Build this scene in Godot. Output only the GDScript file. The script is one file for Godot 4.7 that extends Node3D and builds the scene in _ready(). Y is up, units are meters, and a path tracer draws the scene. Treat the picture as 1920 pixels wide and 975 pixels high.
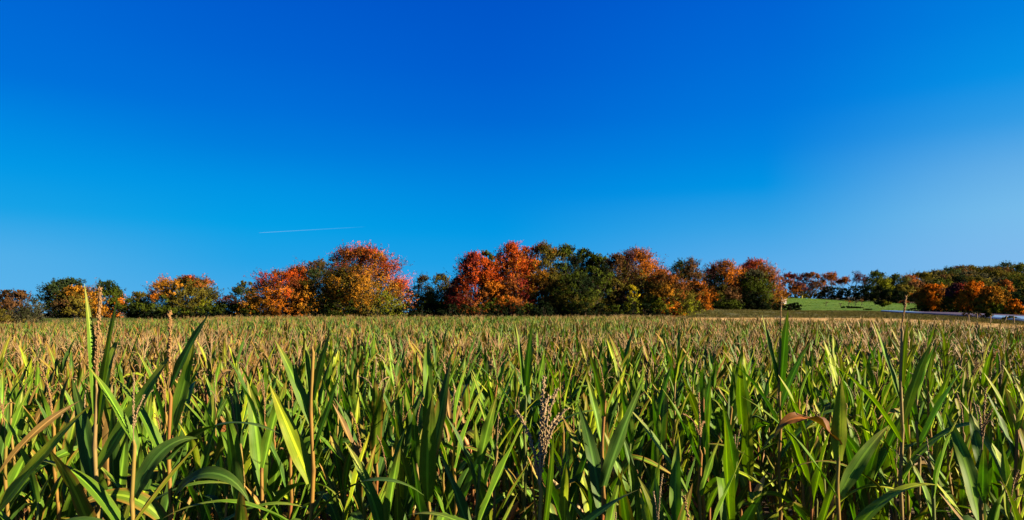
extends Node3D
# A maize field on a clear autumn day, coloured trees along its far edge.
const F := 1251.0          # focal length in pixels of the 1920 wide picture
const EYE := 2.3
const HZ := 585.0          # row of the horizon in that picture

const DIM := 0.80           # real surfaces are darker than they look in bright sun
var used := {}
var M := {}
var noise := FastNoiseLite.new()

class Buf:
	var v := PackedVector3Array()
	var n := PackedVector3Array()
	var c := PackedColorArray()
	var t := PackedVector2Array()
	var ix := PackedInt32Array()
	func vert(p: Vector3, nn: Vector3, col: Color, uv := Vector2.ZERO) -> void:
		v.append(p); n.append(nn); c.append(col); t.append(uv)
	func arrays(with_normals := true) -> Array:
		var a := []
		a.resize(Mesh.ARRAY_MAX)
		a[Mesh.ARRAY_VERTEX] = v
		if with_normals and n.size() == v.size(): a[Mesh.ARRAY_NORMAL] = n
		a[Mesh.ARRAY_COLOR] = c
		if t.size() == v.size(): a[Mesh.ARRAY_TEX_UV] = t
		if ix.size() > 0: a[Mesh.ARRAY_INDEX] = ix
		return a
	func mesh(mat: Material, with_normals := true) -> ArrayMesh:
		var m := ArrayMesh.new()
		m.add_surface_from_arrays(Mesh.PRIMITIVE_TRIANGLES, arrays(with_normals))
		m.surface_set_material(0, mat)
		return m
	func grid(p: PackedVector3Array, rows: int, cols: int, col: PackedColorArray, uv: PackedVector2Array) -> void:
		var b := v.size()
		for i in rows:
			for j in cols:
				var du: Vector3 = p[i * cols + mini(j + 1, cols - 1)] - p[i * cols + maxi(j - 1, 0)]
				var dv: Vector3 = p[mini(i + 1, rows - 1) * cols + j] - p[maxi(i - 1, 0) * cols + j]
				var nn := dv.cross(du)
				nn = nn.normalized() if nn.length_squared() > 1e-16 else Vector3.UP
				vert(p[i * cols + j], nn, col[i * cols + j], uv[i * cols + j] if uv.size() > 0 else Vector2.ZERO)
		for i in rows - 1:
			for j in cols - 1:
				var q := b + i * cols + j
				ix.append_array(PackedInt32Array([q, q + 1, q + cols, q + 1, q + cols + 1, q + cols]))
	func tube(pts: PackedVector3Array, rad: PackedFloat32Array, sides: int, col: PackedColorArray) -> void:
		var b := v.size()
		var last := pts.size() - 1
		for i in pts.size():
			var d := (pts[mini(i + 1, last)] - pts[maxi(i - 1, 0)]).normalized()
			var a := d.cross(Vector3.FORWARD if absf(d.z) < 0.8 else Vector3.RIGHT).normalized()
			var e := d.cross(a)
			for k in sides:
				var g := TAU * k / sides
				var o := a * cos(g) + e * sin(g)
				vert(pts[i] + o * rad[i], o, col[i])
		for i in last:
			for k in sides:
				var q := b + i * sides + k
				var r := b + i * sides + (k + 1) % sides
				ix.append_array(PackedInt32Array([q, q + sides, r, r, q + sides, r + sides]))
	func box(o: Vector3, x: Vector3, y: Vector3, z: Vector3, col: Color) -> void:   # centre and half edges
		for s in [[x, y, z], [y, z, x], [z, x, y]]:
			for g in [-1.0, 1.0]:
				var w: Vector3 = s[0] * g
				var b := v.size()
				for e in [[-1, -1], [1, -1], [1, 1], [-1, 1]]:
					vert(o + w + s[1] * e[0] + s[2] * e[1], w.normalized(), col)
				ix.append_array(PackedInt32Array([b, b + 2, b + 1, b, b + 3, b + 2]) if g > 0 else PackedInt32Array([b, b + 1, b + 2, b, b + 2, b + 3]))

# ------------------------------------------------------------------ naming
func numbered(called: String) -> String:
	if not used.has(called):
		used[called] = 0
		return called
	used[called] += 1
	return "%s_%03d" % [called, used[called]]

func tag(o: Node, label: String, category := "", group := "", kind := "") -> void:
	if label: o.set_meta("label", label)
	if category: o.set_meta("category", category)
	if group: o.set_meta("group", group)
	if kind: o.set_meta("kind", kind)

func thing(called: String, label: String, category: String, at: Vector3, group := "") -> Node3D:
	var o := Node3D.new()
	o.name = numbered(called)
	add_child(o)
	o.position = at
	tag(o, label, category, group)
	return o

func part(called: String, m: Mesh, parent: Node, xf := Transform3D.IDENTITY) -> MeshInstance3D:
	var o := MeshInstance3D.new()
	o.name = called if parent != self else numbered(called)
	o.mesh = m
	o.transform = xf
	parent.add_child(o, true)
	return o

func structure(called: String, m: Mesh, label: String) -> MeshInstance3D:
	var o := part(called, m, self)
	tag(o, label, "", "", "structure")
	return o

func ordinal(k: int) -> String:
	return ["first", "second", "third", "fourth", "fifth", "sixth", "seventh", "eighth", "ninth", "tenth", "eleventh", "twelfth", "thirteenth", "fourteenth", "fifteenth", "sixteenth", "seventeenth", "eighteenth"][k]

# ------------------------------------------------------------------ terrain
# bearing (u), then the far edge of the maize (d, ground height), margin, rough field, meadow: (distance, row where that ground shows)
var TB := [
	[-900.0, 50.0, -0.1, 100.0, 600.0, 130.0, 598.0, 300.0, 588.0, 0.0],
	[0.0, 60.0, -0.42, 100.0, 598.0, 130.0, 597.0, 300.0, 590.0, 0.0],
	[250.0, 72.0, -0.28, 100.0, 597.0, 130.0, 597.0, 300.0, 590.0, 0.0],
	[450.0, 100.0, -0.08, 106.0, 607.0, 140.0, 603.0, 300.0, 592.0, 0.0],
	[1220.0, 104.0, -0.05, 109.0, 606.0, 150.0, 596.0, 300.0, 585.0, 2.0],
	[1300.0, 62.0, -0.11, 104.0, 596.0, 165.0, 577.0, 300.0, 557.0, 9.0],
	[1480.0, 52.0, -0.07, 98.0, 596.0, 175.0, 582.0, 300.0, 557.5, 10.0],
	[1660.0, 43.0, 0.0, 78.0, 597.0, 160.0, 584.0, 290.0, 566.0, 14.0],
	[1790.0, 38.0, -0.08, 64.0, 602.0, 136.0, 588.5, 260.0, 573.0, 20.0],
	[1920.0, 34.0, -0.34, 54.0, 610.0, 118.0, 594.0, 240.0, 578.0, 24.0],
	[2800.0, 30.0, -0.8, 50.0, 616.0, 110.0, 600.0, 230.0, 584.0, 20.0]]

func edges(u: float) -> Array:      # [[depth, height] ...] outward along this bearing
	var k := 0
	while k < TB.size() - 2 and TB[k + 1][0] < u: k += 1
	var a: Array = TB[k]
	var b: Array = TB[k + 1]
	var t := clampf((u - a[0]) / (b[0] - a[0]), 0.0, 1.0)
	var e := [[0.0, 0.0], [lerpf(a[1], b[1], t), lerpf(a[2], b[2], t)]]
	for i in [3, 5, 7]:
		var d := lerpf(a[i], b[i], t)
		e.append([d, EYE + (HZ - lerpf(a[i + 1], b[i + 1], t)) * d / F])
	e.append([520.0, lerpf(a[9], b[9], t) + 1.5])
	e.append([4000.0, -10.0])
	return e

func hat(x: float, z: float) -> float:
	if z > -0.5: return 0.0
	var e := edges(960.0 + F * x / -z)
	var d := -z
	for i in e.size() - 1:
		if d <= e[i + 1][0]:
			return lerpf(e[i][1], e[i + 1][1], (d - e[i][0]) / (e[i + 1][0] - e[i][0]))
	return -10.0

func spot(u: float, d: float) -> Vector3:     # the ground at that bearing and depth
	var x := (u - 960.0) * d / F
	return Vector3(x, hat(x, -d), -d)

func height_of(y: float, d: float) -> float:
	return EYE + (HZ - y) * d / F

func band_mesh(lo: int, u0: float, u1: float, n: int, mat: Material) -> ArrayMesh:
	var b := Buf.new()
	var cols := maxi(2, int((u1 - u0) / 20.0)) + 1
	var p := PackedVector3Array()
	var c := PackedColorArray()
	var uv := PackedVector2Array()
	for i in n + 1:
		for j in cols:
			var u := lerpf(u0, u1, float(j) / (cols - 1))
			var e := edges(u)
			var d := lerpf(e[lo][0], e[lo + 1][0], float(i) / n)
			var h := lerpf(e[lo][1], e[lo + 1][1], float(i) / n)
			var x := (u - 960.0) * d / F
			if lo >= 1 and lo <= 3 and i > 0 and i < n: h += noise.get_noise_2d(x * 1.3, d * 1.3) * 0.1
			p.append(Vector3(x, h, -d)); c.append(Color.WHITE); uv.append(Vector2(x, d))
	b.grid(p, n + 1, cols, c, uv)
	return b.mesh(mat)

# ------------------------------------------------------------------ textures and materials
func lin(r: float, g: float, b: float) -> Color:
	return Color(r, g, b)

func noise_texture(seed_: int, freq: float, stops: Array, size := 512) -> ImageTexture:
	var f := FastNoiseLite.new()
	f.seed = seed_
	f.frequency = freq
	f.fractal_octaves = 5
	f.fractal_gain = 0.6
	var src := f.get_seamless_image(size, size)
	var g := Gradient.new()
	g.offsets = PackedFloat32Array(stops.map(func(s): return s[0]))
	g.colors = PackedColorArray(stops.map(func(s): return s[1].linear_to_srgb()))
	var im := Image.create(size, size, false, Image.FORMAT_RGB8)
	for y in size:
		for x in size:
			im.set_pixel(x, y, g.sample(src.get_pixel(x, y).r))
	return ImageTexture.create_from_image(im)

func ground_material(seed_: int, freq: float, stops: Array, meters: float) -> StandardMaterial3D:
	var m := StandardMaterial3D.new()
	m.albedo_color = Color(DIM, DIM, DIM).linear_to_srgb()
	m.albedo_texture = noise_texture(seed_, freq, stops)
	m.uv1_triplanar = true
	m.uv1_world_triplanar = true
	m.uv1_scale = Vector3.ONE / meters
	m.roughness = 0.95
	m.metallic_specular = 0.2
	return m

func plain(rough: float, back := Color.BLACK, spec := 0.5) -> StandardMaterial3D:
	var m := StandardMaterial3D.new()
	m.albedo_color = Color(DIM, DIM, DIM).linear_to_srgb()
	m.vertex_color_use_as_albedo = true
	m.roughness = rough
	m.metallic_specular = spec
	m.cull_mode = BaseMaterial3D.CULL_DISABLED
	if back != Color.BLACK:
		m.backlight_enabled = true
		m.backlight = back
	return m

func blade_texture() -> ImageTexture:         # parallel veins and the pale midrib of a maize leaf
	var w := 64
	var h := 256
	var im := Image.create(w, h, false, Image.FORMAT_RGB8)
	var f := FastNoiseLite.new()
	f.seed = 5
	f.frequency = 0.11
	var g := FastNoiseLite.new()
	g.seed = 9
	g.frequency = 0.03
	for y in h:
		for x in w:
			var s := absf((x + 0.5) / w * 2.0 - 1.0)
			var k := 0.44 + 0.11 * f.get_noise_2d(x * 5.0, y * 0.12) + 0.07 * g.get_noise_2d(x * 1.4, y)
			k *= 0.86 + 0.14 * float(x % 8 > 1)
			var rib := 1.0 - smoothstep(0.09, 0.2, s)
			var c := Color(k, k, k).lerp(Color(1.0, 0.92, 1.0), rib)
			var spot_ := smoothstep(0.42, 0.6, g.get_noise_2d(x * 3.0 + 300.0, y * 1.6))
			c = c.lerp(Color(0.95, 0.55, 0.6), spot_ * 0.6)
			im.set_pixel(x, y, c.linear_to_srgb())
	return ImageTexture.create_from_image(im)

# ------------------------------------------------------------------ sky
const SKY_EL := [0.0, 4.0, 7.0, 10.0, 13.0, 16.0, 20.0, 25.0, 45.0, 90.0]
var SKY := [
	[-180.0, [115, 190, 238], [100, 183, 236], [70, 170, 231], [30, 150, 228], [5, 135, 225], [0, 120, 221], [0, 110, 216], [0, 99, 209], [0, 76, 190], [0, 62, 172]],
	[-60.0, [110, 188, 237], [94, 181, 235], [66, 170, 231], [24, 152, 228], [5, 138, 226], [0, 122, 222], [0, 113, 217], [0, 101, 211], [0, 78, 192], [0, 62, 172]],
	[-38.0, [96, 182, 235], [80, 175, 233], [24, 163, 231], [2, 152, 230], [0, 135, 226], [0, 114, 219], [0, 105, 214], [0, 94, 207], [0, 74, 188], [0, 62, 172]],
	[-21.0, [80, 174, 233], [36, 164, 231], [2, 160, 230], [0, 147, 228], [0, 126, 221], [0, 112, 217], [0, 99, 210], [0, 88, 203], [0, 71, 184], [0, 62, 172]],
	[-1.5, [70, 170, 232], [28, 161, 231], [0, 152, 229], [0, 138, 225], [0, 122, 220], [0, 106, 213], [0, 94, 207], [0, 85, 200], [0, 68, 180], [0, 62, 172]],
	[20.6, [110, 183, 236], [90, 174, 234], [55, 163, 230], [0, 148, 228], [0, 131, 224], [0, 118, 220], [0, 107, 215], [0, 95, 209], [0, 75, 188], [0, 62, 172]],
	[37.5, [130, 188, 236], [126, 187, 236], [118, 188, 235], [98, 174, 231], [50, 156, 229], [6, 145, 229], [0, 128, 223], [0, 115, 216], [0, 84, 196], [0, 62, 172]],
	[60.0, [160, 205, 240], [157, 203, 240], [150, 199, 239], [138, 192, 238], [115, 180, 235], [82, 167, 233], [42, 151, 230], [12, 135, 225], [0, 94, 204], [0, 62, 172]],
	[90.0, [180, 212, 242], [178, 211, 242], [173, 209, 242], [165, 205, 241], [150, 197, 240], [130, 188, 238], [104, 176, 235], [76, 162, 231], [0, 105, 210], [0, 62, 172]],
	[130.0, [150, 200, 239], [145, 198, 239], [138, 194, 238], [122, 184, 235], [95, 170, 232], [62, 158, 231], [28, 144, 228], [6, 128, 222], [0, 90, 200], [0, 62, 172]],
	[180.0, [115, 190, 238], [100, 183, 236], [70, 170, 231], [30, 150, 228], [5, 135, 225], [0, 120, 221], [0, 110, 216], [0, 99, 209], [0, 76, 190], [0, 62, 172]]]

func sky_panorama() -> ImageTexture:
	var w := 720
	var h := 360
	var im := Image.create(w, h, false, Image.FORMAT_RGBF)
	var rows := []
	for r in SKY:
		var cols := []
		for k in 10:
			var q: Array = r[k + 1]
			cols.append(Color(q[0] / 255.0, q[1] / 255.0, q[2] / 255.0).srgb_to_linear())
		rows.append(cols)
	for y in h:
		var el := maxf(0.0, 90.0 - (y + 0.5) / h * 180.0)
		var k := 0
		while k < 8 and SKY_EL[k + 1] < el: k += 1
		var tk: float = (el - SKY_EL[k]) / (SKY_EL[k + 1] - SKY_EL[k])
		var line := []
		for r in SKY.size(): line.append(rows[r][k].lerp(rows[r][k + 1], tk))
		for x in w:
			var az := (x + 0.5) / w * 360.0
			if az > 180.0: az -= 360.0
			var a := 0
			while a < SKY.size() - 2 and SKY[a + 1][0] < az: a += 1
			var ta: float = (az - SKY[a][0]) / (SKY[a + 1][0] - SKY[a][0])
			ta = lerpf(ta, smoothstep(0.0, 1.0, ta), 0.5)
			im.set_pixel(x, y, line[a].lerp(line[a + 1], ta))
	return ImageTexture.create_from_image(im)

# ------------------------------------------------------------------ trees
const T := {
	red = Color(0.325, 0.0546, 0.0104), crimson = Color(0.168, 0.02464, 0.01568), orange = Color(0.351, 0.1066, 0.0104), amber = Color(0.273, 0.1196, 0.0117),
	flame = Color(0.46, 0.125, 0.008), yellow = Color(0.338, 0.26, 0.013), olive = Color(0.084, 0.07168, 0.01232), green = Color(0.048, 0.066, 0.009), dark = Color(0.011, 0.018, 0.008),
	brown = Color(0.09296, 0.04704, 0.01904), purple = Color(0.0728, 0.02576, 0.02912), grey = Color(0.0672, 0.06384, 0.0336), rust = Color(0.2015, 0.065, 0.0143), lime = Color(0.143, 0.156, 0.0117),
	teal = Color(0.025, 0.040, 0.014), twig = Color(0.06, 0.045, 0.038)}

# o: zones [[x -1..1, height 0..1, colour], ...], n leaves, size leaf length, bottom (share of the height that is bare), twigs, shape, deep (depth / width), gaps 0..1
func profile(shape: String, f: float) -> float:
	match shape:
		"round": return sqrt(maxf(0.0, 1.0 - pow(maxf(0.0, (f - 0.45) / 0.55), 2.0))) * lerpf(0.72, 1.0, smoothstep(0.0, 0.45, f))
		"column": return 0.9 * sqrt(maxf(0.0, 1.0 - pow(f, 4.0)))
		"umbrella": return (0.12 + 0.88 * smoothstep(0.2, 0.45, f)) * sqrt(maxf(0.0, 1.0 - pow(maxf(0.0, (f - 0.4) / 0.6), 2.0)))
		"tall": return pow(maxf(0.0, 1.0 - pow(f, 1.7)), 0.8) * lerpf(0.85, 1.0, smoothstep(0.0, 0.2, f))
	return sqrt(maxf(0.0, 1.0 - pow(f, 2.4))) * lerpf(0.86, 1.0, smoothstep(0.0, 0.25, f))

func crown_and_trunk(r: RandomNumberGenerator, W: float, H: float, side: Vector3, o: Dictionary) -> Array:
	var zones: Array = o.get("zones", [[0.0, 0.5, "green"]])
	var leaves := int(o.get("n", 6000) * 3.0)
	var size: float = o.get("size", 0.3) * 0.7
	var bottom: float = o.get("bottom", 0.06)
	var deep: float = o.get("deep", 0.8)
	var shape: String = o.get("shape", "dome")
	var twigs: int = o.get("twigs", 3)
	var dark: Color = T[o.get("mix", "dark")]
	var fwd := side.cross(Vector3.UP)
	var hw := W * 0.5
	var ch := H * (1.0 - bottom)
	var lump := FastNoiseLite.new()
	lump.seed = r.randi() % 10000
	lump.frequency = 1.0
	lump.fractal_octaves = 2
	var span := maxf(minf(W, H), 0.8)
	var wood := Buf.new()
	var tc: Color = o.get("bark", T.twig)
	var tr := clampf(H * 0.016, 0.025, 0.35)
	var fork := H * maxf(bottom, 0.15)
	var lean := Vector3(r.randf_range(-0.03, 0.03), 0, r.randf_range(-0.03, 0.03)) * H
	wood.tube(PackedVector3Array([Vector3(0, -0.3, 0), Vector3(0, H * 0.06, 0), Vector3(0, fork, 0) + lean, Vector3(0, H * 0.7, 0) + lean * 2.0]),
		PackedFloat32Array([tr * 1.5, tr * 1.05, tr * 0.85, tr * 0.25]), 7, PackedColorArray([tc, tc, tc, tc]))
	# boughs: clumps of sprays held out on limbs, the crown's outline swelling and sinking between them
	var boughs := []
	var nb := clampi(26 + leaves / 330, 30, 200)
	var tries := 0
	while boughs.size() < nb and tries < nb * 8:
		tries += 1
		var f := r.randf()
		if boughs.size() < 3: f = r.randf_range(0.86, 0.95)
		elif r.randf() > 0.25 + 0.75 * profile(shape, f): continue
		var a := r.randf() * TAU
		if boughs.size() >= 3 and boughs.size() < 9:
			a = PI * (boughs.size() % 2) + r.randf_range(-0.5, 0.5)
			f = r.randf_range(0.1, 0.6)
		var rad := profile(shape, f)
		var key3 := Vector3(cos(a) * rad * hw, f * ch, sin(a) * rad * hw) / span * 2.6
		var lv := lump.get_noise_3dv(key3)
		var shell := (0.93 - 0.62 * pow(r.randf(), 1.8)) * (0.97 + 0.28 * lv)
		if boughs.size() < 3: shell *= 0.5
		var at := side * cos(a) * rad * hw * shell + fwd * sin(a) * rad * hw * shell * deep
		at.y = H * bottom + f * ch * clampf(1.0 + 0.2 * lv, 0.78, 1.0)
		var rb := span * r.randf_range(0.065, 0.125) * (0.7 if f > 0.8 else 1.0)
		at.y = minf(at.y, H - rb * 1.25)
		var nx := at.dot(side) / hw
		var fy := at.y / H
		var best := 99.0
		var key := "green"
		for z in zones:
			var dd: float = (nx - z[0]) * (nx - z[0]) * 0.55 + (fy - z[1]) * (fy - z[1]) * 1.3 + r.randf() * 0.07
			if dd < best:
				best = dd
				key = z[2]
		var col: Color = T[key]
		if r.randf() < 0.2: col = col.lerp(dark, 0.75)
		boughs.append([at, rb, col * o.get("tone", 1.0) * r.randf_range(0.65, 1.25)])
		if boughs.size() % 3 == 0:
			var root := Vector3(0, lerpf(fork * 0.8, H * 0.55, r.randf() * f), 0) + lean
			wood.tube(PackedVector3Array([root, root.lerp(at, 0.5) + Vector3(0, -0.04 * H * r.randf(), 0), at]), PackedFloat32Array([tr * 0.42, tr * 0.26, tr * 0.1]), 4, PackedColorArray([tc, tc, tc]))
	var b := Buf.new()
	var per := 12
	var sprays := maxi(2, leaves / per / boughs.size())
	for g in boughs:
		var c: Vector3 = g[0]
		var rb: float = g[1]
		var out := (c - Vector3(0, H * 0.3, 0)).normalized()
		for q in sprays:
			var v := Vector3(r.randfn(), r.randfn(), r.randfn())
			v = v.normalized() * minf(v.length(), 2.3) * rb * (0.72 if q % 4 > 0 else 1.15)
			v.y *= 0.72
			var at := c + v
			if at.y < 0.1: at.y = 0.1 + r.randf() * 0.2
			var axis := (v.normalized() * 0.5 + out * 0.5 + Vector3(0, 0.6, 0) + Vector3(r.randfn(), r.randfn(), r.randfn()) * 0.25).normalized()
			var sl := rb * r.randf_range(0.35, 0.8)
			if twigs > 0 and q % maxi(1, 12 / twigs) == 0:
				wood.tube(PackedVector3Array([c, at, at + axis * sl * 1.2]), PackedFloat32Array([tr * 0.1, tr * 0.07, tr * 0.02]), 3, PackedColorArray([tc, tc, tc]))
			var col: Color = g[2] * r.randf_range(0.8, 1.2)
			for k in per:
				var p := at + axis * sl * (r.randf() * 1.3 - 0.3) + Vector3(r.randfn(), r.randfn() * 0.75, r.randfn()) * sl * 0.24
				if p.y < 0.05: p.y = 0.05 + r.randf() * 0.2
				var nrm := (v.normalized() * 0.9 + out * 0.5 + Vector3(r.randfn(), r.randfn(), r.randfn()) * 0.5).normalized()
				var la := nrm.cross(Vector3(r.randfn(), r.randfn(), r.randfn())).normalized() * size * r.randf_range(0.6, 1.15)
				var e := la.cross(nrm).normalized() * size * 0.42
				var cc := col * r.randf_range(0.86, 1.14)
				b.v.append(p - la * 0.5 - e); b.v.append(p + la * 0.6); b.v.append(p - la * 0.3 + e)
				b.c.append(cc); b.c.append(cc); b.c.append(cc)
	return [b.mesh(M.foliage, false), wood.mesh(M.bark)]

func plant_tree(called: String, label: String, category: String, group: String, u: float, d: float, width: float, top: float, o: Dictionary) -> Node3D:
	var at := spot(u, d)
	var H := height_of(top, d) - at.y
	var W := width * d / F * 1.2
	var r := RandomNumberGenerator.new()
	r.seed = int(u * 31 + d * 7 + top)
	var th := atan((u - 960.0) / F)
	var side := Vector3(cos(th), 0, sin(th))
	var m := crown_and_trunk(r, W, H, side, o)
	var t := thing(called, label, category, at, group)
	part("trunk", m[1], t)
	part("crown" if category == "tree" else "foliage", m[0], t)
	return t

# a tree with hardly any leaves: limbs that fork again and again
func bare_tree(label: String, group: String, u: float, d: float, width: float, top: float, leaf: String, leaves: int, order := 5) -> void:
	var at := spot(u, d)
	var H := height_of(top, d) - at.y
	var W := width * d / F
	var r := RandomNumberGenerator.new()
	r.seed = int(u * 17 + d * 3)
	var t := thing("bare_tree" if leaves < 2500 else "thin_leaved_tree", label, "tree", at, group)
	var wood := Buf.new()
	var fol := Buf.new()
	var stack := [[Vector3(0, -0.2, 0), Vector3(0, 1, 0), H * 0.3, maxf(H * 0.018, 0.13), 0]]
	var ends := PackedVector3Array()
	while stack.size() > 0:
		var s: Array = stack.pop_back()
		var p: Vector3 = s[0]
		var dir: Vector3 = s[1]
		var ln: float = s[2]
		var q := p + dir * ln
		var c: Color = T.twig * r.randf_range(0.7, 1.2)
		wood.tube(PackedVector3Array([p, p.lerp(q, 0.5) + Vector3(r.randfn(), 0, r.randfn()) * ln * 0.05, q]), PackedFloat32Array([s[3], s[3] * 0.8, s[3] * 0.62]), 5 if s[4] < 2 else 3, PackedColorArray([c, c, c]))
		if s[4] >= 2: ends.append(q)
		if s[4] < order:
			for k in (3 if s[4] < 4 else 2):
				var nd := (dir + Vector3(r.randfn() * W / H, r.randfn() * 0.35 + 0.18, r.randfn() * W / H) * 0.6).normalized()
				stack.append([q, nd, ln * r.randf_range(0.55, 0.85), s[3] * 0.58, s[4] + 1])
	for k in leaves:
		var p := ends[r.randi() % ends.size()] + Vector3(r.randfn(), r.randfn(), r.randfn()) * H * 0.025
		var a := Vector3(r.randfn(), r.randfn(), r.randfn()).normalized() * H * 0.028
		var e := a.cross(Vector3(r.randfn(), r.randfn(), r.randfn())).normalized() * H * 0.012
		var cc: Color = T[leaf] * r.randf_range(0.6, 1.4)
		fol.v.append(p - a * 0.5 - e); fol.v.append(p + a * 0.6); fol.v.append(p - a * 0.3 + e)
		for j in 3: fol.c.append(cc)
	part("trunk", wood.mesh(M.bark), t)
	if leaves > 0: part("crown", fol.mesh(M.foliage, false), t)

# ------------------------------------------------------------------ maize
const LOOK := {   # blade, tip, edge
	green = [Color(0.142, 0.303, 0.0201), Color(0.305, 0.31, 0.0446), Color(0.192, 0.297, 0.028)],
	fresh = [Color(0.338, 0.473, 0.017), Color(0.417, 0.425, 0.0312), Color(0.352, 0.411, 0.0312)],
	blue = [Color(0.0808, 0.19, 0.0294), Color(0.114, 0.199, 0.0315), Color(0.114, 0.19, 0.0357)],
	yellow = [Color(0.23, 0.282, 0.02), Color(0.374, 0.29, 0.045), Color(0.34, 0.238, 0.05)],
	worn = [Color(0.164, 0.278, 0.0168), Color(0.492, 0.315, 0.084), Color(0.446, 0.194, 0.042)],
	dry = [Color(0.30, 0.195, 0.055), Color(0.38, 0.26, 0.095), Color(0.27, 0.165, 0.05)],
	russet = [Color(0.34, 0.13, 0.028), Color(0.42, 0.23, 0.075), Color(0.25, 0.095, 0.03)]}

# form: L length, W width, a0/a1 angle from upright at base and tip, p where the bend sits, twist, fold, wave, bow (sideways)
func leaf_into(b: Buf, xf: Transform3D, f: Dictionary, look: String, ns: int, nx: int) -> void:
	var p := PackedVector3Array()
	var c := PackedColorArray()
	var uv := PackedVector2Array()
	var pos := Vector3.ZERO
	var L: float = f.L
	var W: float = f.W
	var cl: Array = LOOK[look]
	var ph: float = f.get("ph", 0.0)
	var wave: float = f.get("wave", 0.15)
	var bk: float = f.get("snap", 2.0)
	for i in ns + 1:
		var t := float(i) / ns
		var ang: float = deg_to_rad(lerpf(f.a0, f.a1, pow(t, f.get("p", 1.6))))
		if t > bk: ang += deg_to_rad(f.get("snap_by", 90.0)) * smoothstep(bk, bk + 0.12, t)
		var dir := Vector3(sin(ang), cos(ang), 0)
		if i > 0: pos += dir * L / ns
		var w := W * 0.5 * (lerpf(0.55, 1.0, smoothstep(0.0, 0.28, t)) * maxf(0.03, 1.0 - pow(maxf(0.0, (t - 0.3) / 0.7), 2.0)))
		var nrm := Vector3(-cos(ang), sin(ang), 0)
		var tw: float = deg_to_rad(f.get("twist", 0.0)) * t * t + deg_to_rad(f.get("roll", 0.0))
		var sd := Vector3(0, 0, 1) * cos(tw) + nrm * sin(tw)
		var up := nrm * cos(tw) - Vector3(0, 0, 1) * sin(tw)
		var fo: float = deg_to_rad(f.get("fold", 18.0)) * (1.0 - 0.55 * t)
		var cen := pos + Vector3(0, 0, f.get("bow", 0.0) * L * t * t)
		for j in nx + 1:
			var s := float(j) / nx * 2.0 - 1.0
			var a := absf(s)
			var q := cen + sd * s * w * cos(fo) + up * w * (a * sin(fo) + a * a * wave * sin(t * 15.0 + ph + (2.1 if s > 0.0 else 0.0)))
			p.append(xf * q)
			uv.append(Vector2(float(j) / nx, t))
			var col: Color = cl[0].lerp(cl[1], smoothstep(f.get("tip", 0.6), 1.0, t))
			col = col.lerp(cl[2], smoothstep(0.7, 1.0, a) * 0.8)
			c.append(col)
	b.grid(p, ns + 1, nx + 1, c, uv)

func form(r: RandomNumberGenerator, kind: String) -> Dictionary:
	var f := {ph = r.randf() * 6.0, wave = r.randf_range(0.06, 0.26), fold = r.randf_range(16, 40), roll = r.randf_range(-25, 25), bow = r.randf_range(-0.12, 0.12)}
	match kind:
		"flag":
			f.merge({L = r.randf_range(0.30, 0.46), W = r.randf_range(0.05, 0.066), a0 = r.randf_range(6, 18), a1 = r.randf_range(8, 34), p = 1.5, twist = r.randf_range(-60, 60)})
		"upright":
			f.merge({L = r.randf_range(0.44, 0.64), W = r.randf_range(0.06, 0.081), a0 = r.randf_range(12, 26), a1 = r.randf_range(14, 40), p = 1.8, twist = r.randf_range(-80, 80)})
		"arch":
			f.merge({L = r.randf_range(0.55, 0.75), W = r.randf_range(0.054, 0.074), a0 = r.randf_range(18, 32), a1 = r.randf_range(90, 150), p = r.randf_range(1.5, 2.4), twist = r.randf_range(-90, 90)})
		"snapped":
			f.merge({L = r.randf_range(0.5, 0.68), W = r.randf_range(0.06, 0.078), a0 = r.randf_range(16, 30), a1 = r.randf_range(35, 60), p = 1.6, snap = r.randf_range(0.35, 0.6), snap_by = r.randf_range(70, 115), twist = r.randf_range(-50, 50)})
		"hang":
			f.merge({L = r.randf_range(0.5, 0.7), W = r.randf_range(0.05, 0.07), a0 = r.randf_range(50, 80), a1 = r.randf_range(150, 185), p = 0.8, twist = r.randf_range(-200, 200)})
			f.wave = 0.5
			f.fold = r.randf_range(30, 60)
	f.tip = r.randf_range(0.4, 0.78)
	return f

func stalk_into(b: Buf, xf: Transform3D, h: float, r: RandomNumberGenerator, sides: int, c0: Color, c1: Color) -> void:
	var p := PackedVector3Array()
	var rd := PackedFloat32Array()
	var c := PackedColorArray()
	var nodes := 8
	for i in nodes:
		var t := float(i) / nodes
		var base := lerpf(0.0145, 0.0065, t)
		var zig := 0.006 * (1.0 if i % 2 == 0 else -1.0)
		var col := c0.lerp(c1, clampf(t * 1.2 + r.randf_range(-0.3, 0.3), 0, 1))
		for k in ([0.0, 0.12, 0.9] if sides > 3 else [0.0]):
			p.append(xf * Vector3(zig * (1.0 - k * 2.0), h * (t + k / nodes), 0))
			rd.append(base * (1.25 if k == 0.0 else 1.0))
			c.append(col * (0.75 if k == 0.0 else (1.1 if k > 0.5 else 1.0)))
	p.append(xf * Vector3(0, h, 0)); rd.append(0.0045); c.append(c1)
	b.tube(p, rd, sides, c)

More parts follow.
